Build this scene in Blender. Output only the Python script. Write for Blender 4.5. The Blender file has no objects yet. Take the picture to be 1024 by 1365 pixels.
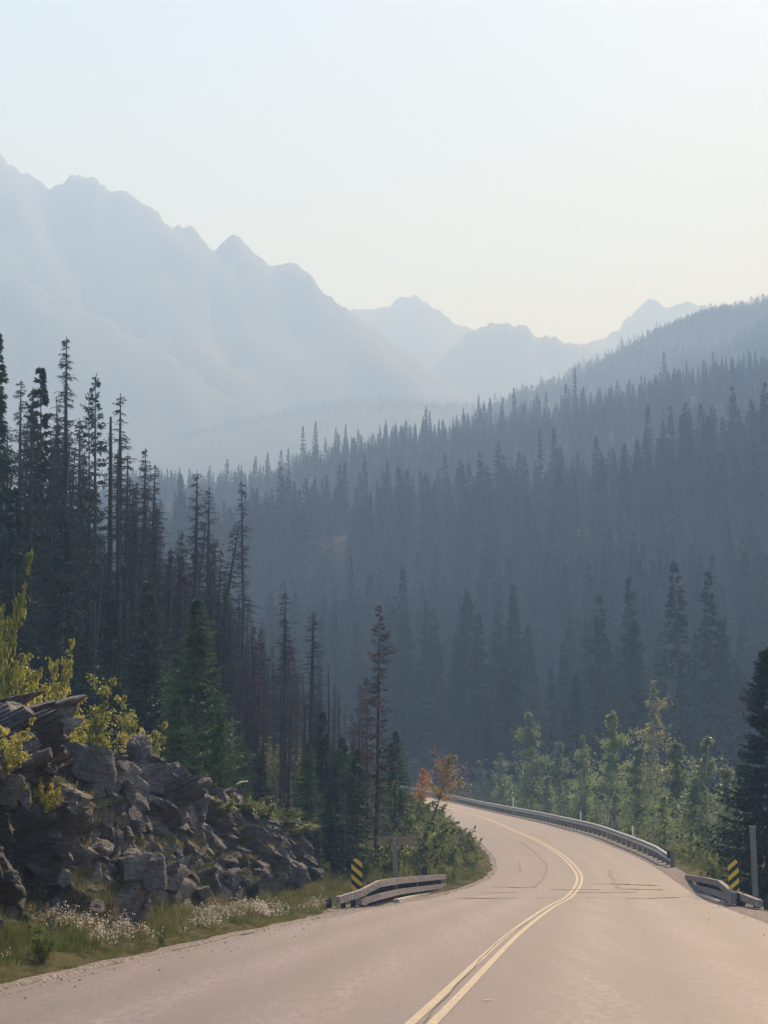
import bpy, math, random
import numpy as np
from mathutils import Vector

# ------------------------------------------------------------------ camera, sky, sun, exposure
S = bpy.context.scene
C = S.collection
R = math.radians
F = 2200.0                      # focal length in pixels of a 1024 x 1365 frame
CAMZ = 1.5
PITCH = math.atan((1140 - 682.5) / F)
cd = bpy.data.cameras.new('camera')
cam = bpy.data.objects.new('camera', cd); C.objects.link(cam)
cd.sensor_fit = 'VERTICAL'; cd.sensor_height = 36.0; cd.lens = 36.0 * F / 1365.0
cd.clip_start = 0.1; cd.clip_end = 30000
cam.location = (0, 0, CAMZ); cam.rotation_euler = (math.pi / 2 + PITCH, 0, 0)
S.camera = cam

SUN_EL, SUN_AZ = R(47), R(24)   # azimuth from +Y towards +X
W = bpy.data.worlds.new('World'); S.world = W; W.use_nodes = True
wt = W.node_tree
sky = wt.nodes.new('ShaderNodeTexSky'); sky.sky_type = 'NISHITA'; sky.sun_disc = False
sky.sun_elevation = SUN_EL; sky.sun_rotation = SUN_AZ
sky.air_density = 1.0; sky.dust_density = 0.45; sky.ozone_density = 2.5
wt.links.new(sky.outputs[0], wt.nodes['Background'].inputs[0])
wt.nodes['Background'].inputs[1].default_value = 0.13
ld = bpy.data.lights.new('sun', 'SUN'); ld.energy = 4.6; ld.angle = R(0.8); ld.color = (1, 0.985, 0.99)
sun = bpy.data.objects.new('sun', ld); C.objects.link(sun)
sv = Vector((math.sin(SUN_AZ) * math.cos(SUN_EL), math.cos(SUN_AZ) * math.cos(SUN_EL), math.sin(SUN_EL)))
sun.rotation_euler = sv.to_track_quat('Z', 'Y').to_euler()
S.view_settings.view_transform = 'Standard'; S.view_settings.look = 'None'
S.view_settings.gamma = 1.0; S.view_settings.use_curve_mapping = False
S.view_settings.exposure = 1.03
S.cycles.volume_bounces = 1
S.cycles.max_bounces = 6; S.cycles.diffuse_bounces = 2; S.cycles.glossy_bounces = 2
S.cycles.transmission_bounces = 3; S.cycles.transparent_max_bounces = 4
S.cycles.use_denoising = True
S.cycles.use_adaptive_sampling = False

# ------------------------------------------------------------------ helpers
cp, sp_ = math.cos(PITCH), math.sin(PITCH)
def at(px, py, Y):
    """World point that shows at pixel (px, py) of the 1024 x 1365 frame at depth Y."""
    u = (px - 512) / F; v = (682.5 - py) / F
    k = Y / (cp - sp_ * v)
    return np.array([u * k, Y, CAMZ + (sp_ + cp * v) * k])
def proj(X, Y, Z):
    dz = Z - CAMZ
    f = Y * cp + dz * sp_; up = -Y * sp_ + dz * cp
    return 512 + F * X / f, 682.5 - F * up / f
def gp(px, py, z=0.0):
    """Point of the plane z at a pixel."""
    v = (682.5 - py) / F
    k = (z - CAMZ) / (sp_ + cp * v)
    return np.array([(px - 512) / F * k, (cp - sp_ * v) * k, z])
def link(o, parent=None):
    C.objects.link(o)
    if parent is not None: o.parent = parent
    return o
def mesh(name, V, Fc, mats=None, smooth=False, fm=None):
    """Fc: int array (n,3) or (n,4), or list of such arrays."""
    V = np.asarray(V, dtype=np.float32).reshape(-1, 3)
    if not isinstance(Fc, list): Fc = [Fc]
    Fc = [np.asarray(f, dtype=np.int32) for f in Fc if len(f)]
    me = bpy.data.meshes.new(name)
    me.vertices.add(len(V)); me.vertices.foreach_set('co', V.ravel())
    loops = np.concatenate([f.ravel() for f in Fc])
    tot = np.concatenate([np.full(len(f), f.shape[1], dtype=np.int32) for f in Fc])
    st = np.concatenate([[0], np.cumsum(tot)[:-1]]).astype(np.int32)
    me.loops.add(len(loops)); me.loops.foreach_set('vertex_index', loops)
    me.polygons.add(len(tot)); me.polygons.foreach_set('loop_start', st); me.polygons.foreach_set('loop_total', tot)
    for m in (mats or []): me.materials.append(m)
    if fm is not None: me.polygons.foreach_set('material_index', np.asarray(fm, dtype=np.int32))
    me.polygons.foreach_set('use_smooth', np.full(len(tot), smooth))
    me.update(calc_edges=True); me.validate()
    return me
def ob(name, me, parent=None, label=None, cat=None, group=None, kind=None, loc=None):
    o = bpy.data.objects.new(name, me)
    if label: o['label'] = label
    if cat: o['category'] = cat
    if group: o['group'] = group
    if kind: o['kind'] = kind
    if loc is not None: o.location = [float(a) for a in loc]
    return link(o, parent)
class MB:
    def __init__(s): s.V = []; s.F = {3: [], 4: []}; s.n = 0
    def add(s, V, Fc):
        V = np.asarray(V, dtype=float).reshape(-1, 3); Fc = np.asarray(Fc, dtype=int)
        s.V.append(V); s.F[Fc.shape[1]].append(Fc + s.n); s.n += len(V)
    def box(s, c, size, rz=0.0, rx=0.0, ry=0.0):
        x, y, z = [a / 2 for a in size]
        P = np.array([[a, b, d] for d in (-z, z) for a, b in ((-x, -y), (x, -y), (x, y), (-x, y))])
        for ang, (i, j) in ((rx, (1, 2)), (ry, (2, 0)), (rz, (0, 1))):
            if ang:
                c_, s_ = math.cos(ang), math.sin(ang); a, b = P[:, i].copy(), P[:, j].copy()
                P[:, i] = a * c_ - b * s_; P[:, j] = a * s_ + b * c_
        s.add(P + np.asarray(c, dtype=float), [[0, 3, 2, 1], [4, 5, 6, 7], [0, 1, 5, 4], [1, 2, 6, 5], [2, 3, 7, 6], [3, 0, 4, 7]])
    def tube(s, pts, rad, n=6, cap=True):
        pts = np.asarray(pts, dtype=float); m = len(pts)
        rad = np.broadcast_to(np.asarray(rad, dtype=float), (m,))
        T = np.gradient(pts, axis=0); T /= np.linalg.norm(T, axis=1)[:, None] + 1e-9
        ref = np.array([0.3, 1, 0.1]) if abs(T[0, 2]) > 0.8 else np.array([0, 0, 1.0])
        A = np.cross(T, ref); A /= np.linalg.norm(A, axis=1)[:, None] + 1e-9; B = np.cross(T, A)
        th = np.linspace(0, 2 * math.pi, n, endpoint=False)
        P = pts[:, None] + rad[:, None, None] * (A[:, None] * np.cos(th)[None, :, None] + B[:, None] * np.sin(th)[None, :, None])
        i = np.arange(m - 1)[:, None] * n; j = np.arange(n)[None]; k = (j + 1) % n
        base = s.n
        s.add(P.reshape(-1, 3), np.stack([i + j, i + k, i + n + k, i + n + j], -1).reshape(-1, 4))
        if cap:
            for row in (0, m - 1):
                c = s.n; s.V.append(pts[row:row + 1]); s.n += 1
                q = base + row * n + np.arange(n)
                s.F[3].append(np.stack([q, np.roll(q, -1), np.full(n, c)], -1))
    def sweep(s, pts, prof, up=(0, 0, 1)):
        """prof: (side, height) closed outline swept along pts."""
        pts = np.asarray(pts, dtype=float); m = len(pts); prof = np.asarray(prof, dtype=float); n = len(prof)
        T = np.gradient(pts, axis=0); T[:, 2] = 0; T /= np.linalg.norm(T, axis=1)[:, None]
        N = np.stack([T[:, 1], -T[:, 0], 0 * T[:, 0]], 1)
        P = pts[:, None] + N[:, None] * prof[None, :, 0, None] + np.array(up)[None, None] * prof[None, :, 1, None]
        i = np.arange(m - 1)[:, None] * n; j = np.arange(n)[None]; k = (j + 1) % n
        base = s.n
        s.add(P.reshape(-1, 3), np.stack([i + j, i + k, i + n + k, i + n + j], -1).reshape(-1, 4))
        for row in (0, m - 1):
            c = s.n; s.V.append(P[row].mean(0)[None]); s.n += 1
            q = base + row * n + np.arange(n)
            s.F[3].append(np.stack([q, np.roll(q, -1), np.full(n, c)], -1))
    def me(s, name, mats=None, smooth=False):
        return mesh(name, np.concatenate(s.V), [np.concatenate(s.F[k]) for k in (3, 4) if s.F[k]], mats, smooth)

def hsh(ix, iy, iz=0, seed=0):
    n = (ix.astype(np.int64) * 374761393 + iy.astype(np.int64) * 668265263 + np.asarray(iz).astype(np.int64) * 2147483647 + seed * 1274126177) & 0xffffffff
    n = ((n ^ (n >> 13)) * 1274126177) & 0xffffffff
    n = ((n ^ (n >> 16)) * 2246822519) & 0xffffffff
    return ((n ^ (n >> 15)) & 0xffffff) / float(0xffffff)
def vnoise(x, y, seed=0):
    x = np.asarray(x, dtype=float); y = np.asarray(y, dtype=float)
    ix, iy = np.floor(x), np.floor(y); fx, fy = x - ix, y - iy
    fx = fx * fx * (3 - 2 * fx); fy = fy * fy * (3 - 2 * fy)
    a = hsh(ix, iy, 0, seed); b = hsh(ix + 1, iy, 0, seed); c = hsh(ix, iy + 1, 0, seed); d = hsh(ix + 1, iy + 1, 0, seed)
    return (a * (1 - fx) + b * fx) * (1 - fy) + (c * (1 - fx) + d * fx) * fy - 0.5
def fbm(x, y, oct=4, seed=0, gain=0.5):
    t = 0; a = 1.0
    for k in range(oct):
        t = t + a * vnoise(x * 2 ** k + 17.3 * k, y * 2 ** k - 9.1 * k, seed + k); a *= gain
    return t
def sst(x):
    x = np.clip(x, 0, 1); return x * x * (3 - 2 * x)

# ------------------------------------------------------------------ materials
def mat(name, base, rough=0.8, spec=0.3):
    m = bpy.data.materials.new(name); m.use_nodes = True
    b = m.node_tree.nodes['Principled BSDF']
    b.inputs['Base Color'].default_value = (*base, 1); b.inputs['Roughness'].default_value = rough
    b.inputs['Specular IOR Level'].default_value = spec
    return m, m.node_tree, b
def nd(t, kind, **kw):
    n = t.nodes.new('ShaderNode' + kind)
    for k, v in kw.items():
        if k in n.inputs: n.inputs[k].default_value = v
        else: setattr(n, k, v)
    return n
def ramp(t, fac, stops):
    r = t.nodes.new('ShaderNodeValToRGB'); e = r.color_ramp.elements
    while len(e) < len(stops): e.new(0.5)
    for x, (p, c) in zip(e, stops): x.position = p; x.color = (*c, 1) if len(c) == 3 else c
    t.links.new(fac, r.inputs[0]); return r.outputs[0]
def objco(t, scale=(1, 1, 1), src='Object'):
    tc = t.nodes.new('ShaderNodeTexCoord'); mp = t.nodes.new('ShaderNodeMapping')
    mp.inputs['Scale'].default_value = scale
    t.links.new(tc.outputs[src], mp.inputs[0]); return mp.outputs[0]
def geoco(t, scale=(1, 1, 1)):
    g = t.nodes.new('ShaderNodeNewGeometry'); mp = t.nodes.new('ShaderNodeMapping')
    mp.inputs['Scale'].default_value = scale
    t.links.new(g.outputs['Position'], mp.inputs[0]); return mp.outputs[0]
def noise(t, co, scale, detail=4, rough=0.6):
    n = nd(t, 'TexNoise', Scale=scale, Detail=detail, Roughness=rough)
    t.links.new(co, n.inputs['Vector']); return n.outputs['Fac']
def mixc(t, fac, a, b, mode='MIX'):
    m = t.nodes.new('ShaderNodeMix'); m.data_type = 'RGBA'; m.blend_type = mode
    for i, v in ((0, fac), (6, a), (7, b)):
        if hasattr(v, 'is_output'): t.links.new(v, m.inputs[i])
        else: m.inputs[i].default_value = v if i == 0 else (*v, 1)
    return m.outputs[2]
def bump(t, h, b, strength=0.5, dist=0.02):
    n = nd(t, 'Bump', Strength=strength, Distance=dist)
    t.links.new(h, n.inputs['Height']); t.links.new(n.outputs[0], b.inputs['Normal'])

def foliage(name, a, b_, c, translucent=0.35, scale=1.5, rough=0.6, spec=0.3):
    """Leaf or needle matter in three tones; part of the light passes through it."""
    m, t, b = mat(name, a, rough, spec)
    oi = t.nodes.new('ShaderNodeObjectInfo')
    nz = noise(t, geoco(t), scale, 3)
    add = nd(t, 'Math', operation='MULTIPLY_ADD'); add.inputs[1].default_value = 0.35; add.inputs[2].default_value = -0.17
    t.links.new(oi.outputs['Random'], add.inputs[0])
    s = nd(t, 'Math', operation='ADD'); t.links.new(nz, s.inputs[0]); t.links.new(add.outputs[0], s.inputs[1])
    col = ramp(t, s.outputs[0], [(0.3, a), (0.5, b_), (0.7, c)])
    t.links.new(col, b.inputs['Base Color'])
    tr = t.nodes.new('ShaderNodeBsdfTranslucent'); t.links.new(col, tr.inputs[0])
    mx = t.nodes.new('ShaderNodeMixShader'); mx.inputs[0].default_value = translucent
    t.links.new(b.outputs[0], mx.inputs[1]); t.links.new(tr.outputs[0], mx.inputs[2])
    t.links.new(mx.outputs[0], t.nodes['Material Output'].inputs[0])
    return m

M = {}
M['needles'] = foliage('needles', (0.012, 0.030, 0.020), (0.022, 0.050, 0.030), (0.040, 0.070, 0.036), 0.25, 0.8)
M['needles_far'] = foliage('needles_far', (0.012, 0.028, 0.022), (0.022, 0.046, 0.034), (0.038, 0.070, 0.044), 0.1, 0.05, 0.9, 0.05)
M['needles_green'] = foliage('needles_green', (0.025, 0.062, 0.026), (0.045, 0.10, 0.036), (0.075, 0.14, 0.042), 0.3, 1.2)
M['needles_brown'] = foliage('needles_brown', (0.032, 0.023, 0.021), (0.052, 0.035, 0.031), (0.078, 0.050, 0.040), 0.25, 1.2)
M['aspen'] = foliage('aspen_leaf', (0.12, 0.18, 0.05), (0.20, 0.27, 0.08), (0.33, 0.39, 0.15), 0.55, 0.6, 0.45, 0.35)
M['aspen_pale'] = foliage('pale_leaf', (0.13, 0.18, 0.09), (0.22, 0.27, 0.14), (0.42, 0.44, 0.30), 0.45, 2.0, 0.35, 0.7)
M['aspen_yellow'] = foliage('yellow_leaf', (0.10, 0.14, 0.04), (0.17, 0.20, 0.055), (0.30, 0.28, 0.09), 0.5, 1.5, 0.35, 0.6)
M['shrub'] = foliage('shrub_leaf', (0.075, 0.115, 0.025), (0.13, 0.18, 0.04), (0.24, 0.27, 0.075), 0.5, 1.2, 0.4, 0.5)
M['shrub_bright'] = foliage('bright_shrub_leaf', (0.16, 0.18, 0.02), (0.30, 0.30, 0.04), (0.55, 0.47, 0.12), 0.5, 3.0, 0.35, 0.7)
M['orange'] = foliage('autumn_leaf', (0.54, 0.20, 0.03), (0.50, 0.22, 0.04), (0.20, 0.23, 0.05), 0.5, 1.6, 0.4, 0.4)
M['grass'] = foliage('grass_blade', (0.07, 0.10, 0.03), (0.14, 0.155, 0.05), (0.25, 0.225, 0.10), 0.45, 0.7, 0.6, 0.3)
M['fluff'] = foliage('seed_fluff', (0.55, 0.48, 0.42), (0.75, 0.68, 0.62), (0.85, 0.80, 0.75), 0.4, 2.0, 0.8, 0.2)
M['stalk'] = foliage('dry_stalk', (0.16, 0.10, 0.06), (0.24, 0.16, 0.09), (0.32, 0.24, 0.14), 0.2, 2.0)

def wood(name, a, b_, sc=(6, 6, 1.2)):
    m, t, b = mat(name, a, 0.85, 0.2)
    n = noise(t, geoco(t, sc), 2.0, 5, 0.65)
    t.links.new(ramp(t, n, [(0.3, a), (0.7, b_)]), b.inputs['Base Color']); bump(t, n, b, 0.6, 0.03)
    return m
M['bark'] = wood('bark', (0.035, 0.028, 0.024), (0.11, 0.09, 0.075))
M['dead'] = wood('dead_wood', (0.018, 0.018, 0.021), (0.055, 0.052, 0.056))
M['dead_pale'] = wood('bleached_wood', (0.35, 0.32, 0.29), (0.6, 0.56, 0.52))
M['aspen_bark'] = wood('aspen_bark', (0.16, 0.16, 0.13), (0.38, 0.37, 0.33), (4, 4, 6))
M['timber'] = wood('weathered_timber', (0.09, 0.08, 0.07), (0.25, 0.225, 0.19), (20, 20, 3))
M['brown_board'] = wood('brown_board', (0.17, 0.12, 0.08), (0.28, 0.20, 0.13), (3, 20, 20))

# terrain
def ground_material():
    m, t, b = mat('ground', (0.1, 0.1, 0.05), 0.95, 0.1)
    co = geoco(t)
    n1 = noise(t, co, 0.25, 6, 0.6); n2 = noise(t, co, 3.0, 6, 0.7); n3 = noise(t, co, 18.0, 4, 0.7)
    a = ramp(t, n1, [(0.35, (0.055, 0.060, 0.026)), (0.5, (0.10, 0.092, 0.040)), (0.65, (0.15, 0.12, 0.065))])
    d = ramp(t, n2, [(0.35, (0.04, 0.042, 0.022)), (0.6, (0.13, 0.105, 0.06))])
    c = mixc(t, 0.5, a, d)
    c = mixc(t, n3, mixc(t, 1.0, c, (0.5, 0.5, 0.5), 'MULTIPLY'), c)
    t.links.new(c, b.inputs['Base Color']); bump(t, n2, b, 0.8, 0.15)
    return m
M['ground'] = ground_material()
def floor_material():
    m, t, b = mat('forest_floor', (0.05, 0.05, 0.03), 0.95, 0.1)
    n1 = noise(t, geoco(t), 0.08, 6, 0.65)
    t.links.new(ramp(t, n1, [(0.35, (0.014, 0.022, 0.015)), (0.6, (0.028, 0.034, 0.022))]), b.inputs['Base Color'])
    return m
M['floor'] = floor_material()
def rock_material():
    m, t, b = mat('rock', (0.2, 0.17, 0.15), 0.75, 0.35)
    co = geoco(t); co2 = geoco(t, (1.0, 1.0, 2.6))
    n1 = noise(t, co, 0.6, 5, 0.6); n2 = noise(t, co2, 3.5, 8, 0.7); n3 = noise(t, co, 22, 6, 0.7)
    c = ramp(t, n1, [(0.3, (0.055, 0.052, 0.056)), (0.48, (0.115, 0.105, 0.103)), (0.66, (0.25, 0.215, 0.195))])
    c = mixc(t, ramp(t, n2, [(0.38, (0, 0, 0)), (0.62, (1, 1, 1))]), mixc(t, 1.0, c, (0.5, 0.5, 0.55), 'MULTIPLY'), c)
    lich = ramp(t, noise(t, co, 1.7, 8, 0.75), [(0.56, (0, 0, 0)), (0.66, (0.7, 0.7, 0.7))])
    c = mixc(t, lich, c, (0.085, 0.085, 0.04))
    c = mixc(t, ramp(t, n3, [(0.55, (0, 0, 0)), (0.75, (0.6, 0.6, 0.6))]), c, (0.30, 0.26, 0.23))
    t.links.new(c, b.inputs['Base Color'])
    v = nd(t, 'TexVoronoi', feature='DISTANCE_TO_EDGE', Scale=2.6); t.links.new(co2, v.inputs['Vector'])
    crack = ramp(t, v.outputs['Distance'], [(0.0, (0, 0, 0)), (0.06, (1, 1, 1))])
    h = mixc(t, 0.75, crack, n2); h = mixc(t, 0.35, h, n3)
    bump(t, h, b, 1.0, 0.12)
    return m
M['rock'] = rock_material()
def asphalt_material(name='asphalt', old=False):
    m, t, b = mat(name, (0.2, 0.18, 0.165), 0.62, 0.4)
    co = geoco(t)
    fine = noise(t, co, 45, 3, 0.85); grit = noise(t, geoco(t, (1, 0.22, 1)), 11, 5, 0.85); mid = noise(t, co, 1.1, 5, 0.65)
    big = noise(t, geoco(t, (1.4, 0.06, 1)), 1.0, 4, 0.65)
    c = ramp(t, fine, [(0.3, (0.12, 0.100, 0.110)), (0.5, (0.245, 0.203, 0.222)), (0.70, (0.43, 0.36, 0.39))])
    c = mixc(t, ramp(t, grit, [(0.40, (0.85, 0.85, 0.85)), (0.58, (0, 0, 0))]), c, (0.085, 0.072, 0.075))
    c = mixc(t, ramp(t, mid, [(0.40, (0.6, 0.6, 0.6)), (0.60, (0, 0, 0))]), c, (0.150, 0.122, 0.126))
    c = mixc(t, ramp(t, big, [(0.42, (0.75, 0.75, 0.75)), (0.58, (0, 0, 0))]), c, (0.145, 0.118, 0.122))
    at_ = t.nodes.new('ShaderNodeAttribute'); at_.attribute_name = 'lane'
    wv = ramp(t, at_.outputs['Fac'], [(0.0, (.5, .5, .5)), (0.06, (.3, .3, .3)), (0.13, (.75, .75, .75)), (0.20, (.15, .15, .15)), (0.28, (.8, .8, .8)), (0.37, (.15, .15, .15)), (0.45, (.75, .75, .75)), (0.55, (.8, .8, .8)), (0.63, (.15, .15, .15)), (0.72, (.8, .8, .8)), (0.80, (.15, .15, .15)), (0.88, (.75, .75, .75)), (1.0, (.4, .4, .4))])
    wm = mixc(t, 0.5, wv, mid); wk = ramp(t, wm, [(0.30, (0, 0, 0)), (0.72, (0.85, 0.85, 0.85))])
    c = mixc(t, wk, c, (0.105, 0.090, 0.092))
    sp = nd(t, 'TexVoronoi', Scale=7.0); t.links.new(geoco(t, (1, 0.35, 1)), sp.inputs['Vector'])
    c = mixc(t, ramp(t, sp.outputs['Distance'], [(0.05, (0.8, 0.8, 0.8)), (0.16, (0, 0, 0))]), c, (0.09, 0.08, 0.08))
    if old:
        cross = noise(t, geoco(t, (0.15, 1.6, 1)), 1.0, 5, 0.7)
        c = mixc(t, ramp(t, cross, [(0.42, (0.6, 0.6, 0.6)), (0.58, (0, 0, 0))]), c, (0.12, 0.10, 0.10))
        c = mixc(t, ramp(t, noise(t, co, 0.35, 6, 0.7), [(0.42, (0.6, 0.6, 0.6)), (0.6, (0, 0, 0))]), c, (0.135, 0.115, 0.112))
    t.links.new(c, b.inputs['Base Color']); bump(t, fine, b, 0.5, 0.012)
    return m
M['asphalt_old'] = asphalt_material('old_asphalt', True)
M['asphalt'] = asphalt_material()
def gravel_material():
    m, t, b = mat('gravel', (0.2, 0.18, 0.16), 0.9, 0.2)
    v = nd(t, 'TexVoronoi', Scale=22.0); t.links.new(geoco(t), v.inputs['Vector'])
    t.links.new(ramp(t, v.outputs['Color'], [(0.2, (0.09, 0.075, 0.07)), (0.8, (0.28, 0.24, 0.22))]), b.inputs['Base Color'])
    bump(t, v.outputs['Distance'], b, 0.8, 0.03)
    return m
M['gravel'] = gravel_material()
def paint(name, col, wear, under):
    m, t, b = mat(name, col, 0.6, 0.4)
    n = noise(t, geoco(t), 14, 6, 0.75)
    t.links.new(mixc(t, ramp(t, n, [(wear, (0, 0, 0)), (wear + 0.12, (1, 1, 1))]), under, col), b.inputs['Base Color'])
    return m
M['yellow_paint'] = paint('yellow_paint', (0.44, 0.35, 0.22), 0.45, (0.27, 0.225, 0.19))
M['pale_paint'] = paint('faded_white_paint', (0.50, 0.46, 0.42), 0.46, (0.24, 0.21, 0.19))
M['joint'], _t, _b = mat('worn_joint', (0.145, 0.124, 0.122), 0.7, 0.3)
M['tar'], _t, _b = mat('tar', (0.075, 0.066, 0.064), 0.6, 0.4)
def metal_material():
    m, t, b = mat('galvanised_steel', (0.5, 0.5, 0.5), 0.45, 0.5)
    b.inputs['Metallic'].default_value = 0.75
    n = noise(t, geoco(t), 5, 5, 0.7)
    t.links.new(ramp(t, n, [(0.3, (0.42, 0.41, 0.42)), (0.7, (0.68, 0.66, 0.66))]), b.inputs['Base Color'])
    return m
M['steel'] = metal_material()
M['pale_rail'] = wood('weathered_rail_paint', (0.10, 0.085, 0.08), (0.38, 0.33, 0.31), (3, 3, 6))
M['yellow_sheet'], _t, _b = mat('yellow_sheeting', (0.62, 0.36, 0.03), 0.45, 0.4)
M['black_sheet'], _t, _b = mat('black_sheeting', (0.012, 0.012, 0.012), 0.5, 0.3)
M['white_plastic'], _t, _b = mat('white_plastic', (0.75, 0.74, 0.70), 0.5, 0.4)
M['dark_post'], _t, _b = mat('creosoted_timber', (0.03, 0.035, 0.035), 0.8, 0.2)
def mountain_material():
    m, t, b = mat('mountain_rock', (0.12, 0.12, 0.13), 0.95, 0.1)
    n = noise(t, geoco(t, (1, 1, 0.6)), 0.006, 8, 0.65)
    t.links.new(ramp(t, n, [(0.38, (0.030, 0.038, 0.036)), (0.6, (0.042, 0.048, 0.046))]), b.inputs['Base Color'])
    return m
M['mountain'] = mountain_material()

# ------------------------------------------------------------------ road edges (left and right) as functions of depth
nearY = np.array([-25, 0, 14.7, 36.3, 50, 62.0])
cenX = np.array([-4.6, -1.5, 0.35, 3.13, 5.0, 6.7])
halfL = np.array([5.2, 5.2, 5.2, 5.4, 5.2, 4.8])
halfR = np.array([5.2, 5.2, 5.2, 5.4, 5.0, 4.8])
Lp = [at(*p) for p in [(645, 1178, 70), (664, 1161, 80), (658, 1141, 93), (634, 1118, 112), (604, 1093, 140)]]
Lp += [np.array([2.6, 172, 6.8]), np.array([-1.5, 200, 8.8]), np.array([-9, 225, 10.3]), np.array([-26, 250, 11.5])]
Rp = [at(*p) for p in [(903, 1176, 67), (887, 1159, 74), (852, 1140, 86), (792, 1115, 103), (720, 1096, 130), (650, 1081, 160), (590, 1067, 190), (545, 1057, 215), (490, 1049, 235)]]
Rp += [np.array([-14, 250, 11.8])]
LX = np.array([[cenX[i] - halfL[i], nearY[i], 0.0] for i in range(6)] + Lp)
RX = np.array([[cenX[i] + halfR[i], nearY[i], 0.0] for i in range(6)] + Rp)
Ys = np.arange(-25, 250.1, 0.5)
def smooth_tab(P, w=9):
    out = []
    for c in (0, 2):
        a = np.interp(Ys, P[:, 1], P[:, c]); pad = np.pad(a, w, mode='edge')
        pad[:w] = a[0] - (a[1] - a[0]) * np.arange(w, 0, -1); pad[-w:] = a[-1] + (a[-1] - a[-2]) * np.arange(1, w + 1)
        k = np.ones(2 * w + 1) / (2 * w + 1); out.append(np.convolve(pad, k, 'valid'))
    return out
XLt, ZLt = smooth_tab(LX); XRt, ZRt = smooth_tab(RX)
XL = lambda y: np.interp(y, Ys, XLt); XR = lambda y: np.interp(y, Ys, XRt)
ZL = lambda y: np.interp(y, Ys, ZLt); ZR = lambda y: np.interp(y, Ys, ZRt)

# rock face foot and height along depth
cY = np.array([-30, 10, 18, 28, 38, 46.4, 54, 62, 70, 78, 88, 100, 130, 400])
cXoff = None
def XB(y):
    a = np.interp(y, [-30, 10, 18, 28, 38, 46.4, 54, 62, 70, 78, 84], [-12.2, -7.4, -6.4, -5.1, -4.2, -3.6, -3.0, -2.3, -1.8, -1.5, 0.0])
    b = XL(y) - 1.2
    w = sst((y - 78) / 14.0)
    return a * (1 - w) + b * w
def TB(y):
    return np.interp(y, [-30, 15, 30, 38, 42, 48, 51.5, 54, 58, 62, 68, 74, 80, 90, 110, 400],
                     [3.2, 3.2, 3.3, 3.2, 3.0, 3.1, 2.5, 2.3, 2.2, 2.1, 2.0, 1.8, 1.4, 1.4, 2.0, 2.0])
# far slopes: ground line in the picture at several depths
fpx = np.array([-700, -300, 0, 200, 300, 400, 560, 720, 860, 1024, 1400, 1900])
fY = np.array([150, 200, 250, 330, 430, 520, 700, 900, 1500])
fpy = np.array([
 [1085, 1085, 1085, 1085, 1085, 1085, 1085, 1088, 1092, 1096, 1090, 1080],
 [1050, 1050, 1050, 1050, 1050, 1052, 1055, 1058, 1060, 1060, 1050, 1040],
 [1010, 1005, 1000, 1000, 1002, 1005, 1010, 1015, 1012, 1005, 985, 960],
 [950, 940, 930, 925, 925, 920, 915, 900, 875, 845, 800, 740],
 [880, 860, 840, 815, 795, 770, 735, 700, 665, 625, 560, 480],
 [850, 830, 815, 790, 775, 750, 715, 688, 650, 610, 545, 460],
 [700, 695, 690, 672, 660, 640, 608, 575, 548, 502, 420, 330],
 [760, 750, 740, 730, 720, 700, 670, 640, 610, 570, 480, 400],
 [1000, 1000, 1000, 1000, 1000, 1000, 1000, 1000, 1000, 1000, 1000, 1000]])
fz = np.zeros_like(fpy, dtype=float)
for i, y in enumerate(fY):
    for j in range(len(fpx)): fz[i, j] = at(512, fpy[i, j], y)[2]
def far_h(X, Y):
    px = 512 + X / np.maximum(Y, 60) * F * 0.985
    xi = np.interp(px, fpx, np.arange(len(fpx))); yi = np.interp(Y, fY, np.arange(len(fY)))
    x0 = np.clip(np.floor(xi).astype(int), 0, len(fpx) - 2); y0 = np.clip(np.floor(yi).astype(int), 0, len(fY) - 2)
    fx = xi - x0; fy = yi - y0; fy = 0.5 * fy + 0.5 * sst(fy)
    z = (fz[y0, x0] * (1 - fx) + fz[y0, x0 + 1] * fx) * (1 - fy) + (fz[y0 + 1, x0] * (1 - fx) + fz[y0 + 1, x0 + 1] * fx) * fy
    return z + sst((Y - 240) / 120) * (fbm(X / 95, Y / 75, 3, 5) * 24)
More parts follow.
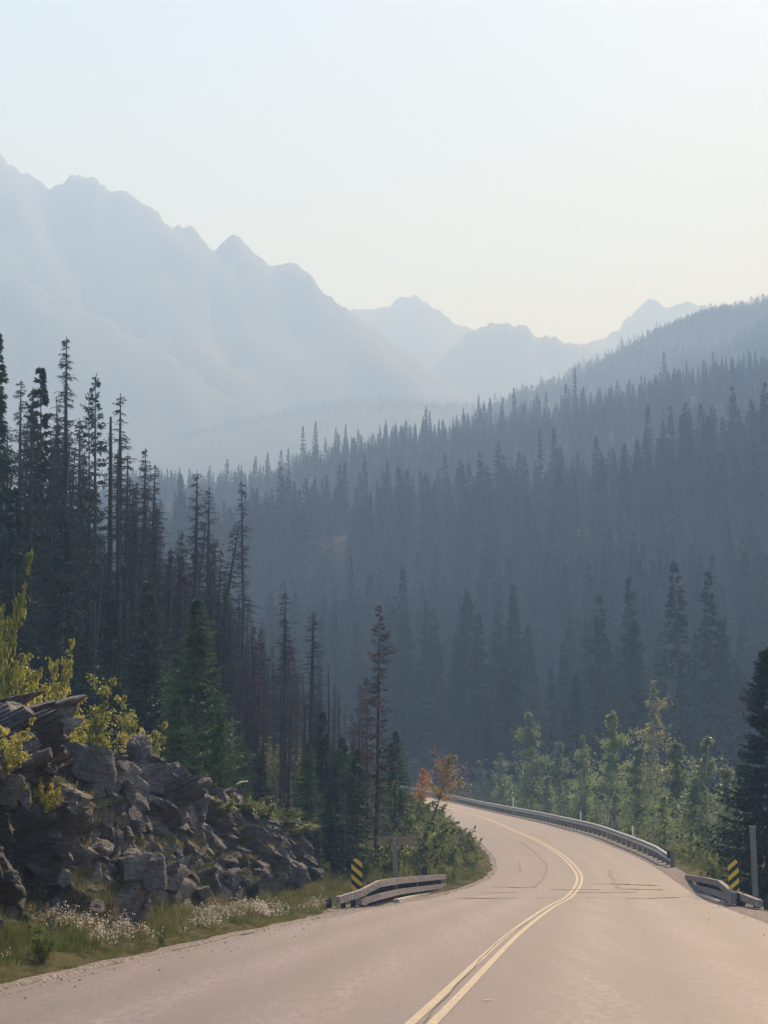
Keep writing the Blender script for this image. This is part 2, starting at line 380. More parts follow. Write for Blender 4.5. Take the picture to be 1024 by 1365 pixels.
def H(X, Y, under_cliff=False):
    X = np.asarray(X, dtype=float); Y = np.asarray(Y, dtype=float)
    yc = np.clip(Y, -25, 250)
    xl, xr, zl, zr = XL(yc), XR(yc), ZL(yc), ZR(yc)
    t = np.clip((X - xl) / (xr - xl), 0, 1); zroad = zl + (zr - zl) * t
    # left of the road
    xb = np.minimum(XB(yc), xl - 0.6); dl = np.maximum(xl - X, 0); wid = np.maximum(xl - xb, 0.6)
    foot = zl + 0.42 * sst((dl - 0.3) / wid)
    dc = np.maximum(xb - X, 0)
    slope = 0.40 + 0.05 * vnoise(X / 30, Y / 30, 3)
    left = foot + (TB(yc) - 0.42) * sst((dc - 0.2) / 3.0) + slope * np.maximum(dc - 3.0, 0) * (1 - 0.45 * sst((dc - 40) / 80))
    left = left + fbm(X / 6, Y / 6, 3, 8) * 0.9 * sst((dc - 3) / 5) + fbm(X / 1.3, Y / 1.3, 3, 9) * 0.25 * sst((dl - 0.5) / 2)
    # right of the road
    dr = np.maximum(X - xr, 0)
    right = zr - 1.7 * sst((dr - 0.7) / 5.5) * (1 - 0.3 * sst((Y - 120) / 80)) - 0.012 * np.minimum(dr, 30) + fbm(X / 4, Y / 4, 3, 11) * 0.5 * sst((dr - 1) / 5)
    right = right + 0.10 * np.maximum(dr - 22, 0) * sst((60 - Y) / 40)
    z = np.where(X < xl, left, np.where(X > xr, right, zroad))
    zf = far_h(X, Y)
    wL = sst((Y - 130) / 130); wR = sst((Y - 170) / 90)
    w = np.where(X < xl, wL, np.where(X > xr, wR, 0))
    w = np.where(Y > 252, sst((Y - 200) / 60), w)
    edge = np.where(X < xl, sst(dl / 12), np.where(X > xr, sst(dr / 12), 0)); edge = np.where(Y > 245, 1, edge)
    z = z * (1 - w * edge) + zf * w * edge
    inside = (X > xl - 0.02) & (X < xr + 0.02) & (Y < 250)
    return np.where(inside, z - 0.12, z)
def Hs(x, y): return float(H(np.array([x]), np.array([y]))[0])
def ray_ground(px, py, y0=12, y1=1200):
    """First terrain point on the ray through a pixel."""
    ys = np.geomspace(y0, y1, 1500)
    P = at(px, py, 1.0); d = P - np.array([0, 0, CAMZ])
    hit = CAMZ + d[2] * ys < H(d[0] * ys, ys)
    i = int(np.argmax(hit)) if hit.any() else len(ys) - 1
    return np.array([d[0] * ys[i], ys[i], Hs(d[0] * ys[i], ys[i])])

# ------------------------------------------------------------------ ground sheet
def grid_faces(n, m):
    i = np.arange(n - 1)[:, None] * m; j = np.arange(m - 1)[None]
    return np.stack([i + j, i + j + 1, i + m + j + 1, i + m + j], -1).reshape(-1, 4)
gY = np.concatenate([np.arange(-24, 110, 0.45), np.geomspace(110, 2000, 260)])
ga = np.linspace(-1, 1, 420); ga = np.sign(ga) * np.abs(ga) ** 1.5 * 0.75
GX = ga[None, :] * (gY[:, None] + 60) + 0.0; GY = np.repeat(gY[:, None], len(ga), 1)
GX += XL(np.clip(GY, -25, 150)) * np.exp(-np.maximum(GY - 100, 0) / 100) * 0.9
GZ = H(GX, GY)
me = mesh('ground', np.stack([GX, GY, GZ], -1), grid_faces(len(gY), len(ga))[:, ::-1].copy(), [M['ground'], M['floor']], True,
          fm=((np.repeat(gY[:-1], len(ga) - 1) > 135) | (GX[:-1, :-1] < XB(np.clip(GY[:-1, :-1], -25, 250)) - 5.5).ravel()).astype(int))
g = ob('ground', me, kind='structure')

# ------------------------------------------------------------------ road, shoulders, markings
def strip(name, f0, f1, y0, y1, lift, m, step=0.5, cols=8, kind='structure', **kw):
    """A sheet between the lateral fractions f0, f1 of the road."""
    ys = np.arange(y0, y1 + 1e-6, step); fr = np.linspace(0, 1, cols + 1)
    a = f0(ys) if callable(f0) else np.full(len(ys), f0); b = f1(ys) if callable(f1) else np.full(len(ys), f1)
    T = a[:, None] * (1 - fr) + b[:, None] * fr
    xl, xr, zl, zr = [q(ys)[:, None] for q in (XL, XR, ZL, ZR)]
    V = np.stack([xl + (xr - xl) * T, np.repeat(ys[:, None], cols + 1, 1), zl + (zr - zl) * T + lift], -1)
    me_ = mesh(name, V, grid_faces(len(ys), cols + 1)[:, ::-1].copy(), [m], True)
    a_ = me_.attributes.new('lane', 'FLOAT', 'POINT'); a_.data.foreach_set('value', T.astype(np.float32).ravel())
    return me_
def edge_wob(ys, s): return 0.012 * fbm(ys / 0.9, ys * 0 + s, 4, 30)
ob('road', strip('road', lambda y: 0.0 + edge_wob(y, 1) , lambda y: 1.0 + edge_wob(y, 7), -24, 61, 0.0, M['asphalt'], 0.25, 24), kind='structure')
ob('road', strip('road', lambda y: 0.0 + edge_wob(y, 1) , lambda y: 1.0 + edge_wob(y, 7), 61, 250, 0.0, M['asphalt_old'], 0.25, 24), kind='structure')
# shoulders of loose gravel
def shoulder(name, side, w, y0, y1):
    ys = np.arange(y0, y1, 0.4)
    ww = w(ys) + 0.18 * fbm(ys / 1.2, ys * 0 + side, 4, 41)
    xe = XL(ys) if side < 0 else XR(ys); ze = (ZL(ys) if side < 0 else ZR(ys))
    fr = np.linspace(0, 1, 5)
    X = xe[:, None] + side * (-0.35 + fr[None] * (ww[:, None] + 0.35))
    Z = np.repeat(ze[:, None], 5, 1) + 0.004
    Hh = H(X, np.repeat(ys[:, None], 5, 1)); Z = np.where(fr[None] > 0.3, np.maximum(Hh + 0.03, Z - 0.05), Z)
    Z[:, 0] -= 0.03
    V = np.stack([X, np.repeat(ys[:, None], 5, 1), Z], -1); Fq = grid_faces(len(ys), 5)
    ob(name, mesh(name, V, Fq if side < 0 else Fq[:, ::-1].copy(), [M['gravel']], True), kind='structure')
shoulder('road_shoulder', -1, lambda y: 0.25 + 0.9 * np.exp(-((y - 52) / 8.0) ** 2), -24, 150)
shoulder('road_shoulder', 1, lambda y: 0.5 + 0.9 * np.exp(-((y - 56) / 14.0) ** 2), -24, 240)
def cen(y): return 0.5 - 0.018 * np.exp(-np.maximum(y - 14, 0) / 40.0) + 0.028 * np.exp(-((y - 68) / 9.0) ** 2) + 0.006 * np.sin(y / 7.0)
def wfr(w): return lambda y: w / (XR(y) - XL(y))
for s in (-1, 1):
    ob('centre_line', strip('centre_line', lambda y, s=s: cen(y) + s * wfr(0.10)(y) - wfr(0.052)(y), lambda y, s=s: cen(y) + s * wfr(0.10)(y) + wfr(0.052)(y), -24, 225, 0.006, M['yellow_paint'], 0.3, 2), kind='structure')

# ------------------------------------------------------------------ rock face
def cell_disp(P, size, seed, amp, tilt):
    """Blocky fracture: every point takes the offset and the tilt of the nearest cell centre."""
    Q = P / size; base = np.floor(Q); best = np.full(len(P), 1e9); out = np.zeros(len(P)); sec = np.full(len(P), 1e9)
    for dx in (-1, 0, 1):
        for dy in (-1, 0, 1):
            for dz in (-1, 0, 1):
                c = base + (dx, dy, dz)
                r = [hsh(c[:, 0], c[:, 1], c[:, 2], seed + k) for k in range(7)]
                ctr = c + np.stack(r[:3], 1) * 0.9
                dv = Q - ctr; dd = (dv ** 2).sum(1)
                val = amp * (r[3] - 0.5) * 2 + tilt * (dv[:, 0] * (r[4] - 0.5) + dv[:, 1] * (r[5] - 0.5) + dv[:, 2] * (r[6] - 0.65)) * 2
                nb = dd < best
                sec = np.where(nb, best, np.minimum(sec, dd))
                out = np.where(nb, val, out); best = np.where(nb, dd, best)
    gap = np.sqrt(sec) - np.sqrt(best)
    return out, gap
cs = np.arange(8, 84, 0.055); ct = np.linspace(0, 1, 150)
SY = np.repeat(cs[:, None], len(ct), 1); T_ = np.repeat(ct[None], len(cs), 0)
Tt = TB(SY) + 0.25; xb = XB(SY)
prof_h = np.interp(ct, [0, 0.08, 0.75, 0.86, 1.0], [-0.35, 0.05, 0.93, 1.0, 0.97])
prof_d = np.interp(ct, [0, 0.08, 0.75, 0.86, 1.0], [-0.25, 0.0, 1.9, 2.7, 5.2])
prof_d = prof_d[None]; prof_h = prof_h[None]
CX = xb - prof_d * (0.8 + 0.25 * vnoise(SY / 6, T_ * 0, 51)) ; CY = SY + 0; 
CZ = ZL(SY) + 0.30 + prof_h * Tt * (1 + 0.14 * vnoise(SY / 3.2, T_ * 0, 52)) 
P = np.stack([CX, CY, CZ], -1).reshape(-1, 3)
ca, sa = math.cos(-0.42), math.sin(-0.42)          # bedding dips along the road
Pr = np.stack([P[:, 0] * 1.0, P[:, 1] * ca - P[:, 2] * sa, P[:, 1] * sa + P[:, 2] * ca], 1)
Pw = Pr + 0.09 * np.stack([fbm(P[:, 1] / 2, P[:, 2] / 2, 3, 61), fbm(P[:, 1] / 2, P[:, 2] / 2, 3, 62), fbm(P[:, 1] / 2, P[:, 2] / 2, 3, 63)], 1)
d1, g1 = cell_disp(Pw, np.array([2.4, 1.9, 3.0]), 1, 0.48, 1.00)
d2, g2 = cell_disp(Pw, np.array([1.25, 1.3, 1.5]), 11, 0.20, 0.50)
d3, g3 = cell_disp(Pw, np.array([0.50, 0.45, 0.45]), 21, 0.05, 0.16)
D = d1 + d2 + d3 - 0.10 * np.exp(-g1 / 0.04) - 0.03 * np.exp(-g2 / 0.05) + 0.05 * fbm(P[:, 1] * 4, P[:, 2] * 4, 3, 71)
fade = (sst(T_ / 0.12) * (1 - 0.6 * sst((T_ - 0.85) / 0.15)) * np.clip(Tt / 3.2, 0.35, 1.2)).ravel()
N = np.array([0.86, -0.32, 0.40]); N /= np.linalg.norm(N)
P = P + N[None] * (D * fade)[:, None]
ob('rock_face', mesh('rock_face', P, grid_faces(len(cs), len(ct))[:, ::-1].copy(), [M['rock']], False), kind='structure')
cliffX = P[:, 0].reshape(len(cs), len(ct)); cliffZ = P[:, 2].reshape(len(cs), len(ct))

# ------------------------------------------------------------------ far hills and mountains
def ridge_mesh(name, pts, Y, depth, rough, seed, m, foot=0.0, fine=1.0):
    jag = 11.0 if fine == 1 else 2.0
    pts = np.array(pts, dtype=float)
    px = np.arange(pts[0, 0], pts[-1, 0], 2.2 / fine); py = np.interp(px, pts[:, 0], pts[:, 1])
    Q = np.array([at(a, b, Y) for a, b in zip(px, py)])
    ts = np.concatenate([np.linspace(-1, 0, 50), np.linspace(0.05, 1, 16)])
    n, k = len(px), len(ts)
    U = np.abs(ts)[None]; X = np.repeat(Q[:, :1], k, 1); top = Q[:, 2:3] - foot
    Yy = Y + ts[None] * depth + 0 * X
    sl = 1.15 if fine == 1 else 0.55          # every ridge point sends a cone of scree down: spurs fan out from the peaks
    rk = np.arange(0, n, 2); xs = Q[rk, 0]; zs = Q[rk, 2] * (1 + 0.05 * fbm(Q[rk, 0] / 60, Q[rk, 0] * 0, 3, seed))
    prof = np.empty((n, k))
    for c_ in range(k):
        if ts[c_] == 0: prof[:, c_] = Q[:, 2]; continue
        yy = ts[c_] * depth; wx = fbm(X[:, c_] / 120, Yy[:, c_] / 120, 3, seed + 3) * min(90, abs(yy) * 0.6)
        dist = np.hypot(X[:, c_][:, None] + wx[:, None] - xs[None], yy)
        prof[:, c_] = np.minimum((zs[None] - sl * dist).max(1), Q[:, 2].max())
    lim_ = Q[:, 2:3] - np.abs(ts)[None] * depth * 0.25
    prof = np.where(U > 0, np.minimum(np.maximum(prof, foot - 40), np.where(U < 0.12, lim_, 1e9)), prof)
    taper = sst(np.minimum(np.arange(n), np.arange(n)[::-1]) / 25.0)[:, None] * 0.999 + 0.001
    gul = fbm(X / (depth * 0.16) + 3, Yy / (depth * 0.3), 4, seed, 0.5) * 0.6
    Z = prof - np.abs(gul) * 0.35 * rough * np.clip(U * 6, 0, 1) * (1 - U) + (rough * 0.06) * fbm(X / (rough * 0.5), Yy / (rough * 0.8), 2, seed + 9) * (1 - 0.4 * U) + jag * fbm(X / 16, Yy * 0, 4, seed + 19, 0.6) * np.exp(-U * 60)
    Z = foot + (Z - foot) * (taper if fine > 1 else 1)
    ob(name, mesh(name, np.stack([X * (Yy / Y), Yy, Z], -1), grid_faces(n, k), [m], True), kind='structure')
ridge_mesh('mountain', [(-140, 230), (-60, 165), (0, 203), (8, 210), (20, 224), (45, 240), (62, 248), (75, 243), (88, 236), (100, 232), (104, 231), (114, 236), (150, 250), (190, 265), (215, 285), (228, 302), (238, 301), (252, 301), (262, 309), (285, 331), (298, 320), (312, 315), (325, 328), (350, 352), (363, 358), (370, 349), (388, 352), (410, 368), (430, 392), (460, 415), (500, 438), (540, 468), (580, 495), (640, 540), (700, 590), (760, 660)], 2380, 1200, 110, 3, M['mountain'])
ridge_mesh('mountain', [(-400, 300), (-60, 345), (0, 365), (60, 383), (130, 420), (200, 462), (280, 512), (340, 548), (400, 585), (480, 640), (560, 700)], 2000, 800, 50, 7, M['mountain'])
ridge_mesh('mountain', [(330, 520), (400, 455), (470, 414), (500, 410), (520, 404), (535, 396), (548, 393), (560, 399), (575, 408), (600, 424), (625, 437), (700, 490), (800, 560)], 3100, 900, 90, 13, M['mountain'])
ridge_mesh('mountain', [(500, 560), (440, 580), (500, 560), (560, 505), (600, 470), (628, 440), (642, 430), (660, 429), (690, 434), (715, 446), (740, 448), (770, 457), (820, 480), (900, 520), (1000, 560)], 2700, 800, 80, 17, M['mountain'])
ridge_mesh('mountain', [(700, 500), (780, 456), (820, 442), (850, 415), (862, 404), (875, 401), (890, 410), (905, 404), (916, 401), (940, 406), (980, 420), (1060, 425), (1300, 400)], 3200, 900, 80, 23, M['mountain'])
ridge_mesh('hill', [(60, 640), (200, 600), (300, 570), (380, 550), (440, 541), (520, 531), (580, 537), (640, 546), (760, 565), (900, 600)], 1900, 400, 16, 29, M['floor'], fine=2)
spur_pts = [(560, 665), (640, 620), (700, 580), (740, 550), (770, 525), (800, 504), (840, 482), (880, 460), (900, 449), (950, 431), (1000, 416), (1024, 408), (1200, 350), (1500, 260)]
ridge_mesh('hill', spur_pts, 1420, 420, 14, 37, M['floor'], fine=2)

# ------------------------------------------------------------------ tree makers (unit height)
def twigs(rng, base, dirs, length, width, droop):
    """Flat diamond shaped sprays; base, dirs (n,3)."""
    n = len(base)
    side = np.cross(dirs, rng.normal(size=(n, 3))); side /= np.linalg.norm(side, axis=1)[:, None] + 1e-9
    L = length[:, None]; Wd = width[:, None]
    mid = base + dirs * L * 0.45; tip = base + dirs * L; tip[:, 2] -= droop * length
    V = np.stack([base, mid + side * Wd, tip, mid - side * Wd], 1).reshape(-1, 3)
    i = np.arange(n)[:, None] * 4
    return V, np.concatenate([i + 0, i + 1, i + 2, i + 3], 1)
def conifer(seed, nb, nt, rad=0.14, bare=0.08, droop=0.35, ragged=0.35, tw=(0.035, 0.010), power=0.8, top_thin=0.0, nsides=6):
    """Spruce of height 1. Returns (trunk mesh, crown mesh data)."""
    rng = np.random.default_rng(seed)
    # branch heights, denser towards the top
    z = bare + (1 - bare) * np.sort(rng.random(nb)) ** 0.9
    az = rng.random(nb) * 2 * np.pi
    gapn = 0.75 + 0.5 * rng.random(nb) ** 1.0
    lump = 1 + ragged * (np.interp(z * 17, np.arange(18), rng.random(18)) - 0.5) * 2
    sidel = 1 + 0.25 * np.sin(az * 1 + z * 9 + seed)
    prof = (1 - z) ** power * (0.55 + 0.45 * sst((z - bare) / 0.2))
    L = rad * prof * gapn * lump * sidel + 0.004
    if top_thin: L *= np.where(z > 1 - top_thin, 0.6 + 0.4 * rng.random(nb), 1)
    t = (np.arange(nt) + rng.random((nb, nt))) / nt
    t = 0.10 + 0.90 * t
    dr = droop * (1 - 0.7 * z)[:, None]
    dirh = np.stack([np.cos(az), np.sin(az)], 1)
    bx = dirh[:, 0, None] * L[:, None] * t; by = dirh[:, 1, None] * L[:, None] * t
    bz = z[:, None] + L[:, None] * (0.15 * t - dr * t ** 1.3 + 0.22 * t ** 3) + rng.normal(size=t.shape) * 0.002
    B = np.stack([bx, by, bz], -1).reshape(-1, 3)
    n = len(B)
    aa = np.repeat(az, nt) + rng.choice([-1, 1], n) * (0.25 + 0.9 * rng.random(n)) * (1 - 0.5 * t.ravel())
    dv = np.stack([np.cos(aa), np.sin(aa), -0.15 - 0.55 * rng.random(n) + 0.5 * np.repeat(z, nt)], 1)
    dv /= np.linalg.norm(dv, axis=1)[:, None]
    sc = (0.55 + 0.45 * np.repeat((1 - z) ** 0.5, nt)) * (0.7 + 0.6 * rng.random(n)) * (1.1 - 0.5 * t.ravel())
    V, Q = twigs(rng, B, dv, tw[0] * sc, tw[1] * sc, 0.25)
    # leader
    m = 10
    lb = np.stack([rng.normal(size=m) * .001, rng.normal(size=m) * .001, 0.955 + 0.04 * np.linspace(0, 1, m)], 1)
    V2, Q2 = twigs(rng, lb, np.stack([rng.normal(size=m) * .4, rng.normal(size=m) * .4, np.full(m, 1.0)], 1), np.full(m, 0.016), np.full(m, 0.003), 0)
    tb = MB()
    zz = np.array([-0.03, 0.0, 0.15, 0.4, 0.7, 0.985]); bend = rng.normal(size=2) * 0.006
    tb.tube(np.stack([bend[0] * np.sin(zz * 4), bend[1] * np.sin(zz * 4), zz], 1), [0.016, 0.013, 0.011, 0.008, 0.0045, 0.0008], nsides)
    return tb, np.concatenate([V, V2]), np.concatenate([Q, Q2 + len(V)])
def dead_tree(seed, nb, nt, rad=0.09, bare=0.25, droop=0.5, thick=0.0016, tr=0.010, fine=1.0, snapped=False):
    rng = np.random.default_rng(seed)
    top = 0.9 if snapped else 0.99
    z = bare + (top - bare) * rng.random(nb) ** 0.8
    az = rng.random(nb) * 2 * np.pi
    L = rad * ((1 - z) ** 0.8) * 1.15 * (0.35 + 0.9 * rng.random(nb) ** 1.3) + 0.006
    V, Q = [], []; off = 0
    ts = np.linspace(0, 1, 4)
    up = np.where(rng.random(nb) < 0.25, -0.6, 1.0)
    dr = droop * (0.3 + rng.random(nb)) * up * (1.1 - 0.8 * z)
    pts = np.stack([np.cos(az)[:, None] * L[:, None] * ts, np.sin(az)[:, None] * L[:, None] * ts,
                    z[:, None] + L[:, None] * (0.1 * ts - dr[:, None] * ts ** 1.6)], -1)    # nb,4,3
    # limbs as crossed tapering blades
    th = thick * (1.15 - ts)[None, :, None] * (0.6 + L / rad)[:, None, None]
    lat = np.stack([-np.sin(az), np.cos(az), 0 * az], 1)[:, None]
    for ax in (lat, np.array([[[0, 0, 1.0]]])):
        a = pts + ax * th; b = pts - ax * th
        P_ = np.stack([a, b], 2).reshape(-1, 3)
        i = (np.arange(nb)[:, None] * 8 + np.arange(3)[None] * 2).reshape(-1, 1)
        V.append(P_); Q.append(np.concatenate([i, i + 1, i + 3, i + 2], 1) + off); off += len(P_)
    # twigs
    t = rng.random((nb, nt)) * 0.9 + 0.1
    B = np.stack([np.cos(az)[:, None] * L[:, None] * t, np.sin(az)[:, None] * L[:, None] * t,
                  z[:, None] + L[:, None] * (0.1 * t - dr[:, None] * t ** 1.6)], -1).reshape(-1, 3)
    n = len(B); aa = np.repeat(az, nt) + rng.normal(size=n) * 0.9
    dv = np.stack([np.cos(aa), np.sin(aa), -0.9 * rng.random(n) + 0.1], 1); dv /= np.linalg.norm(dv, axis=1)[:, None]
    Vt, Qt = twigs(rng, B, dv, (0.010 + 0.018 * rng.random(n)) * fine * (0.35 + 0.65 * np.repeat(1 - z, nt) ** 0.5), np.full(n, 0.0009 * fine), 0.3)
    V.append(Vt); Q.append(Qt + off)
    tb = MB(); zz = np.array([-0.03, 0.0, 0.2, 0.5, 0.8, top + 0.01]); bend = rng.normal(size=2) * 0.008
    tb.tube(np.stack([bend[0] * np.sin(zz * 4), bend[1] * np.sin(zz * 4), zz], 1),
            np.array([1.5, 1.15, 0.9, 0.72, 0.5, 0.32 if snapped else 0.1]) * tr, 6)
    return tb, np.concatenate(V), np.concatenate(Q)
def leafy(seed, h=1.0, rad=0.22, nbr=70, nl=60, leaf=0.016, bare=0.25, trunks=1, round_=0.6):
    """Broad-leaved small tree or shrub: stems with loose sprays of leaves."""
    rng = np.random.default_rng(seed); tb = MB(); LB = []
    stems = []
    for k in range(trunks):
        a = rng.random() * 6.28; sp = 0.0 if trunks == 1 else rad * (0.3 + 0.7 * rng.random())
        zz = np.linspace(0, 1, 8); hh = h * (1 if k == 0 else 0.6 + 0.4 * rng.random())
        px_ = np.cos(a) * sp * zz ** 0.8 + 0.012 * np.sin(zz * 7 + k); py_ = np.sin(a) * sp * zz ** 0.8 + 0.012 * np.cos(zz * 6 + k)
        pts = np.stack([px_, py_, zz * hh * 0.97 - 0.02], 1); stems.append((pts, hh))
        tb.tube(pts, np.linspace(0.011, 0.0015, 8) * (1 if trunks == 1 else 0.6), 6)
    for pts, hh in stems:
        n = max(4, nbr // trunks)
        for _ in range(n):
            f = bare + (1 - bare) * rng.random() ** 0.8; i = f * 7; i0 = min(int(i), 6); p = pts[i0] + (pts[i0 + 1] - pts[i0]) * (i - i0)
            a = rng.random() * 6.28; g = (f - bare) / (1 - bare)
            Lr = rad * (0.3 + 0.9 * rng.random() ** 1.5) * ((1 - g) ** 0.75 * (0.75 + 0.5 * math.sin(g * 21 + seed)) + 0.09) * (1 if trunks == 1 else 1.1) / (trunks ** 0.3)
            e = p + np.array([math.cos(a) * Lr, math.sin(a) * Lr, Lr * (0.25 + 0.7 * rng.random())])
            q = (p + e) / 2 + np.array([0, 0, -0.06 * Lr]); 
            tb.tube([p, q, e], [0.0028, 0.0018, 0.0007], 3, cap=False)
            k = int(nl * (0.4 + 0.8 * rng.random())); t = 0.25 + 0.8 * rng.random(k)
            c = p + (e - p) * t[:, None] + rng.normal(size=(k, 3)) * Lr * 0.17
            LB.append(c)
    B = np.concatenate(LB); n = len(B)
    d = rng.normal(size=(n, 3)); d /= np.linalg.norm(d, axis=1)[:, None]
    sz = leaf * (0.6 + 0.8 * rng.random(n))
    V, Q = twigs(rng, B, d, sz, sz * 0.42, 0.3)
    return tb, V, Q
def finish(name, trip, mt, mc):
    tb, V, Q = trip
    return tb.me(name + '_trunk', [mt], True), mesh(name + '_crown', V, Q, [mc])
def whole(name, trip, mt, mc):
    tb, V, Q = trip
    Vt = np.concatenate(tb.V); nq = np.concatenate(tb.F[4]); ntr = np.concatenate(tb.F[3]) if tb.F[3] else np.zeros((0, 3), int)
    fl = [ntr, nq, Q + len(Vt)] if len(ntr) else [nq, Q + len(Vt)]
    fm = np.concatenate([np.full(len(a), 0 if i < len(fl) - 1 else 1) for i, a in enumerate(fl)])
    return mesh(name, np.concatenate([Vt, V]), fl, [mt, mc], False, fm)

SPR = [finish('spruce', conifer(100 + k, 330, 16, 0.125 + 0.02 * (k % 3), 0.06, 0.5, 0.4, (0.030, 0.0062)), M['bark'], M['needles']) for k in range(5)]
SPG = [finish('green_spruce', conifer(140 + k, 420, 20, 0.17 + 0.03 * k, 0.04, 0.35, 0.35, (0.028, 0.0055), 0.75), M['bark'], M['needles_green']) for k in range(3)]
SPBIG = finish('big_spruce', conifer(171, 620, 34, 0.26, 0.05, 0.30, 0.30, (0.030, 0.0050), 0.72, nsides=10), M['bark'], M['needles'])
BRN = [finish('brown_spruce', conifer(160 + k, 230, 10, 0.085, 0.12, 0.3, 0.6, (0.022, 0.0035), 0.5), M['dead'], M['needles_brown']) for k in range(3)]
THIN = [finish('thin_spruce', conifer(180 + k, 150, 14, 0.075, 0.22, 0.35, 0.7, (0.022, 0.0042), 0.45), M['dead'], M['needles']) for k in range(3)]
DEAD = [finish('dead_tree', dead_tree(200 + k, 175 - 11 * k, 16, 0.095 + 0.012 * (k % 3), 0.15 + 0.08 * (k % 3), 0.40 + 0.1 * (k % 3)), M['dead'], M['dead']) for k in range(9)]
POLE = [finish('snag', dead_tree(230 + k, 26, 3, 0.035, 0.3, 0.5, snapped=True), M['dead'], M['dead']) for k in range(2)]
ASP = [finish('aspen', leafy(300 + k, 1, 0.20 + 0.03 * (k % 2), 125, 90, 0.0135, 0.08), M['aspen_bark'], M['aspen']) for k in range(3)]
ASPP = [finish('pale_aspen', leafy(320 + k, 1, 0.22, 125, 85, 0.013, 0.06), M['aspen_bark'], M['aspen_pale']) for k in range(2)]
ASPY = [finish('yellow_aspen', leafy(330 + k, 1, 0.15, 90, 60, 0.012, 0.18), M['aspen_bark'], M['aspen_yellow']) for k in range(1)]
SHB = [finish('shrub', leafy(350 + k, 1, 0.60, 95, 100, 0.030, 0.05, 6), M['bark'], M['shrub']) for k in range(3)]
SHY = [finish('bright_shrub', leafy(360 + k, 1, 0.50, 90, 75, 0.026, 0.12, 5), M['bark'], M['shrub_bright']) for k in range(3)]
ORG = finish('autumn_tree', leafy(371, 1, 0.30, 60, 60, 0.017, 0.40), M['bark'], M['orange'])

def plant(kind, name, px, py, Y, label, cat, base_px=None, group=None, wid=1.0, rz=None, parts=('trunk', 'crown'), minh=0.0, zoff=0.0):
    """Stand a plant at depth Y with its tip at pixel (px, py)."""
    bp = px if base_px is None else base_px
    top = at(px, py, Y); y = 1100.0
    for _ in range(12):
        b = at(bp, y, Y); z = Hs(b[0], Y); y = proj(b[0], Y, z)[1]
    z += zoff
    h = max(top[2] - z, minh)
    o = bpy.data.objects.new(name, None); link(o)
    o.location = (b[0], Y, z); o.scale = (h * wid, h * wid, h)
    lean = math.atan2(top[0] - b[0], h)
    o.rotation_euler = (0, lean, 0)
    rzz = random.uniform(0, 6.28) if rz is None else rz
    o['label'] = label; o['category'] = cat
    if group: o['group'] = group
    for pn, me_ in zip(parts, kind):
        c = bpy.data.objects.new(pn, me_); c.rotation_euler = (0, 0, rzz); link(c, o)
    return o
random.seed(7)


# ------------------------------------------------------------------ forests nobody could count: instanced stands
def stand(name, P, h, wid, sources, label, seed=1):
    """One object of kind stuff: trees of the given meshes on the points P."""
    P = np.asarray(P, dtype=np.float32); rng = np.random.default_rng(seed)
    me_ = bpy.data.meshes.new(name); me_.vertices.add(len(P)); me_.vertices.foreach_set('co', P.ravel())
    def attr(n, ty, arr, key):
        a = me_.attributes.new(n, ty, 'POINT'); a.data.foreach_set(key, np.asarray(arr, dtype=np.float32).ravel())
    attr('size', 'FLOAT_VECTOR', np.stack([h * wid, h * wid, h], 1), 'vector')
    attr('turn', 'FLOAT_VECTOR', np.stack([rng.normal(size=len(P)) * 0.015, rng.normal(size=len(P)) * 0.015, rng.random(len(P)) * 6.28], 1), 'vector')
    co = bpy.data.collections.new(name + '_kinds')
    for k, sm in enumerate(sources):
        so = bpy.data.objects.new('tree_kind', sm); co.objects.link(so)
    ng = bpy.data.node_groups.new(name, 'GeometryNodeTree')
    ng.interface.new_socket('Geometry', in_out='INPUT', socket_type='NodeSocketGeometry')
    ng.interface.new_socket('Geometry', in_out='OUTPUT', socket_type='NodeSocketGeometry')
    N_ = ng.nodes.new; gi = N_('NodeGroupInput'); go = N_('NodeGroupOutput')
    ci = N_('GeometryNodeCollectionInfo'); ci.inputs['Collection'].default_value = co
    ci.inputs['Separate Children'].default_value = True; ci.inputs['Reset Children'].default_value = True
    ip = N_('GeometryNodeInstanceOnPoints'); ip.inputs['Pick Instance'].default_value = True
    rv = N_('FunctionNodeRandomValue'); rv.data_type = 'INT'
    rv.inputs['Min'].default_value = 0; rv.inputs['Max'].default_value = len(sources) - 1
    rv.inputs[4].default_value = 0; rv.inputs[5].default_value = len(sources) - 1
    a1 = N_('GeometryNodeInputNamedAttribute'); a1.data_type = 'FLOAT_VECTOR'; a1.inputs[0].default_value = 'size'
    a2 = N_('GeometryNodeInputNamedAttribute'); a2.data_type = 'FLOAT_VECTOR'; a2.inputs[0].default_value = 'turn'
    L = ng.links.new
    L(gi.outputs[0], ip.inputs['Points']); L(ci.outputs[0], ip.inputs['Instance']); L(rv.outputs[2], ip.inputs['Instance Index'])
    L(a1.outputs[0], ip.inputs['Scale']); L(a2.outputs[0], ip.inputs['Rotation']); L(ip.outputs[0], go.inputs[0])
    o = ob(name, me_, label=label, cat='trees' if 'forest' in name else 'plants', kind='stuff')
    md = o.modifiers.new('stand', 'NODES'); md.node_group = ng
    return o
FAR = [whole('far_spruce', conifer(400 + k, 260, 8, 0.095 + 0.018 * (k % 4), 0.02, 0.55, 0.18, (0.026, 0.0095), 0.95 - 0.06 * (k % 3), nsides=4), M['dead'], M['needles_far']) for k in range(10)]
TINY = [whole('tiny_spruce', conifer(430 + k, 50, 4, 0.12, 0.03, 0.45, 0.4, (0.05, 0.022), nsides=3), M['bark'], M['needles_far']) for k in range(3)]
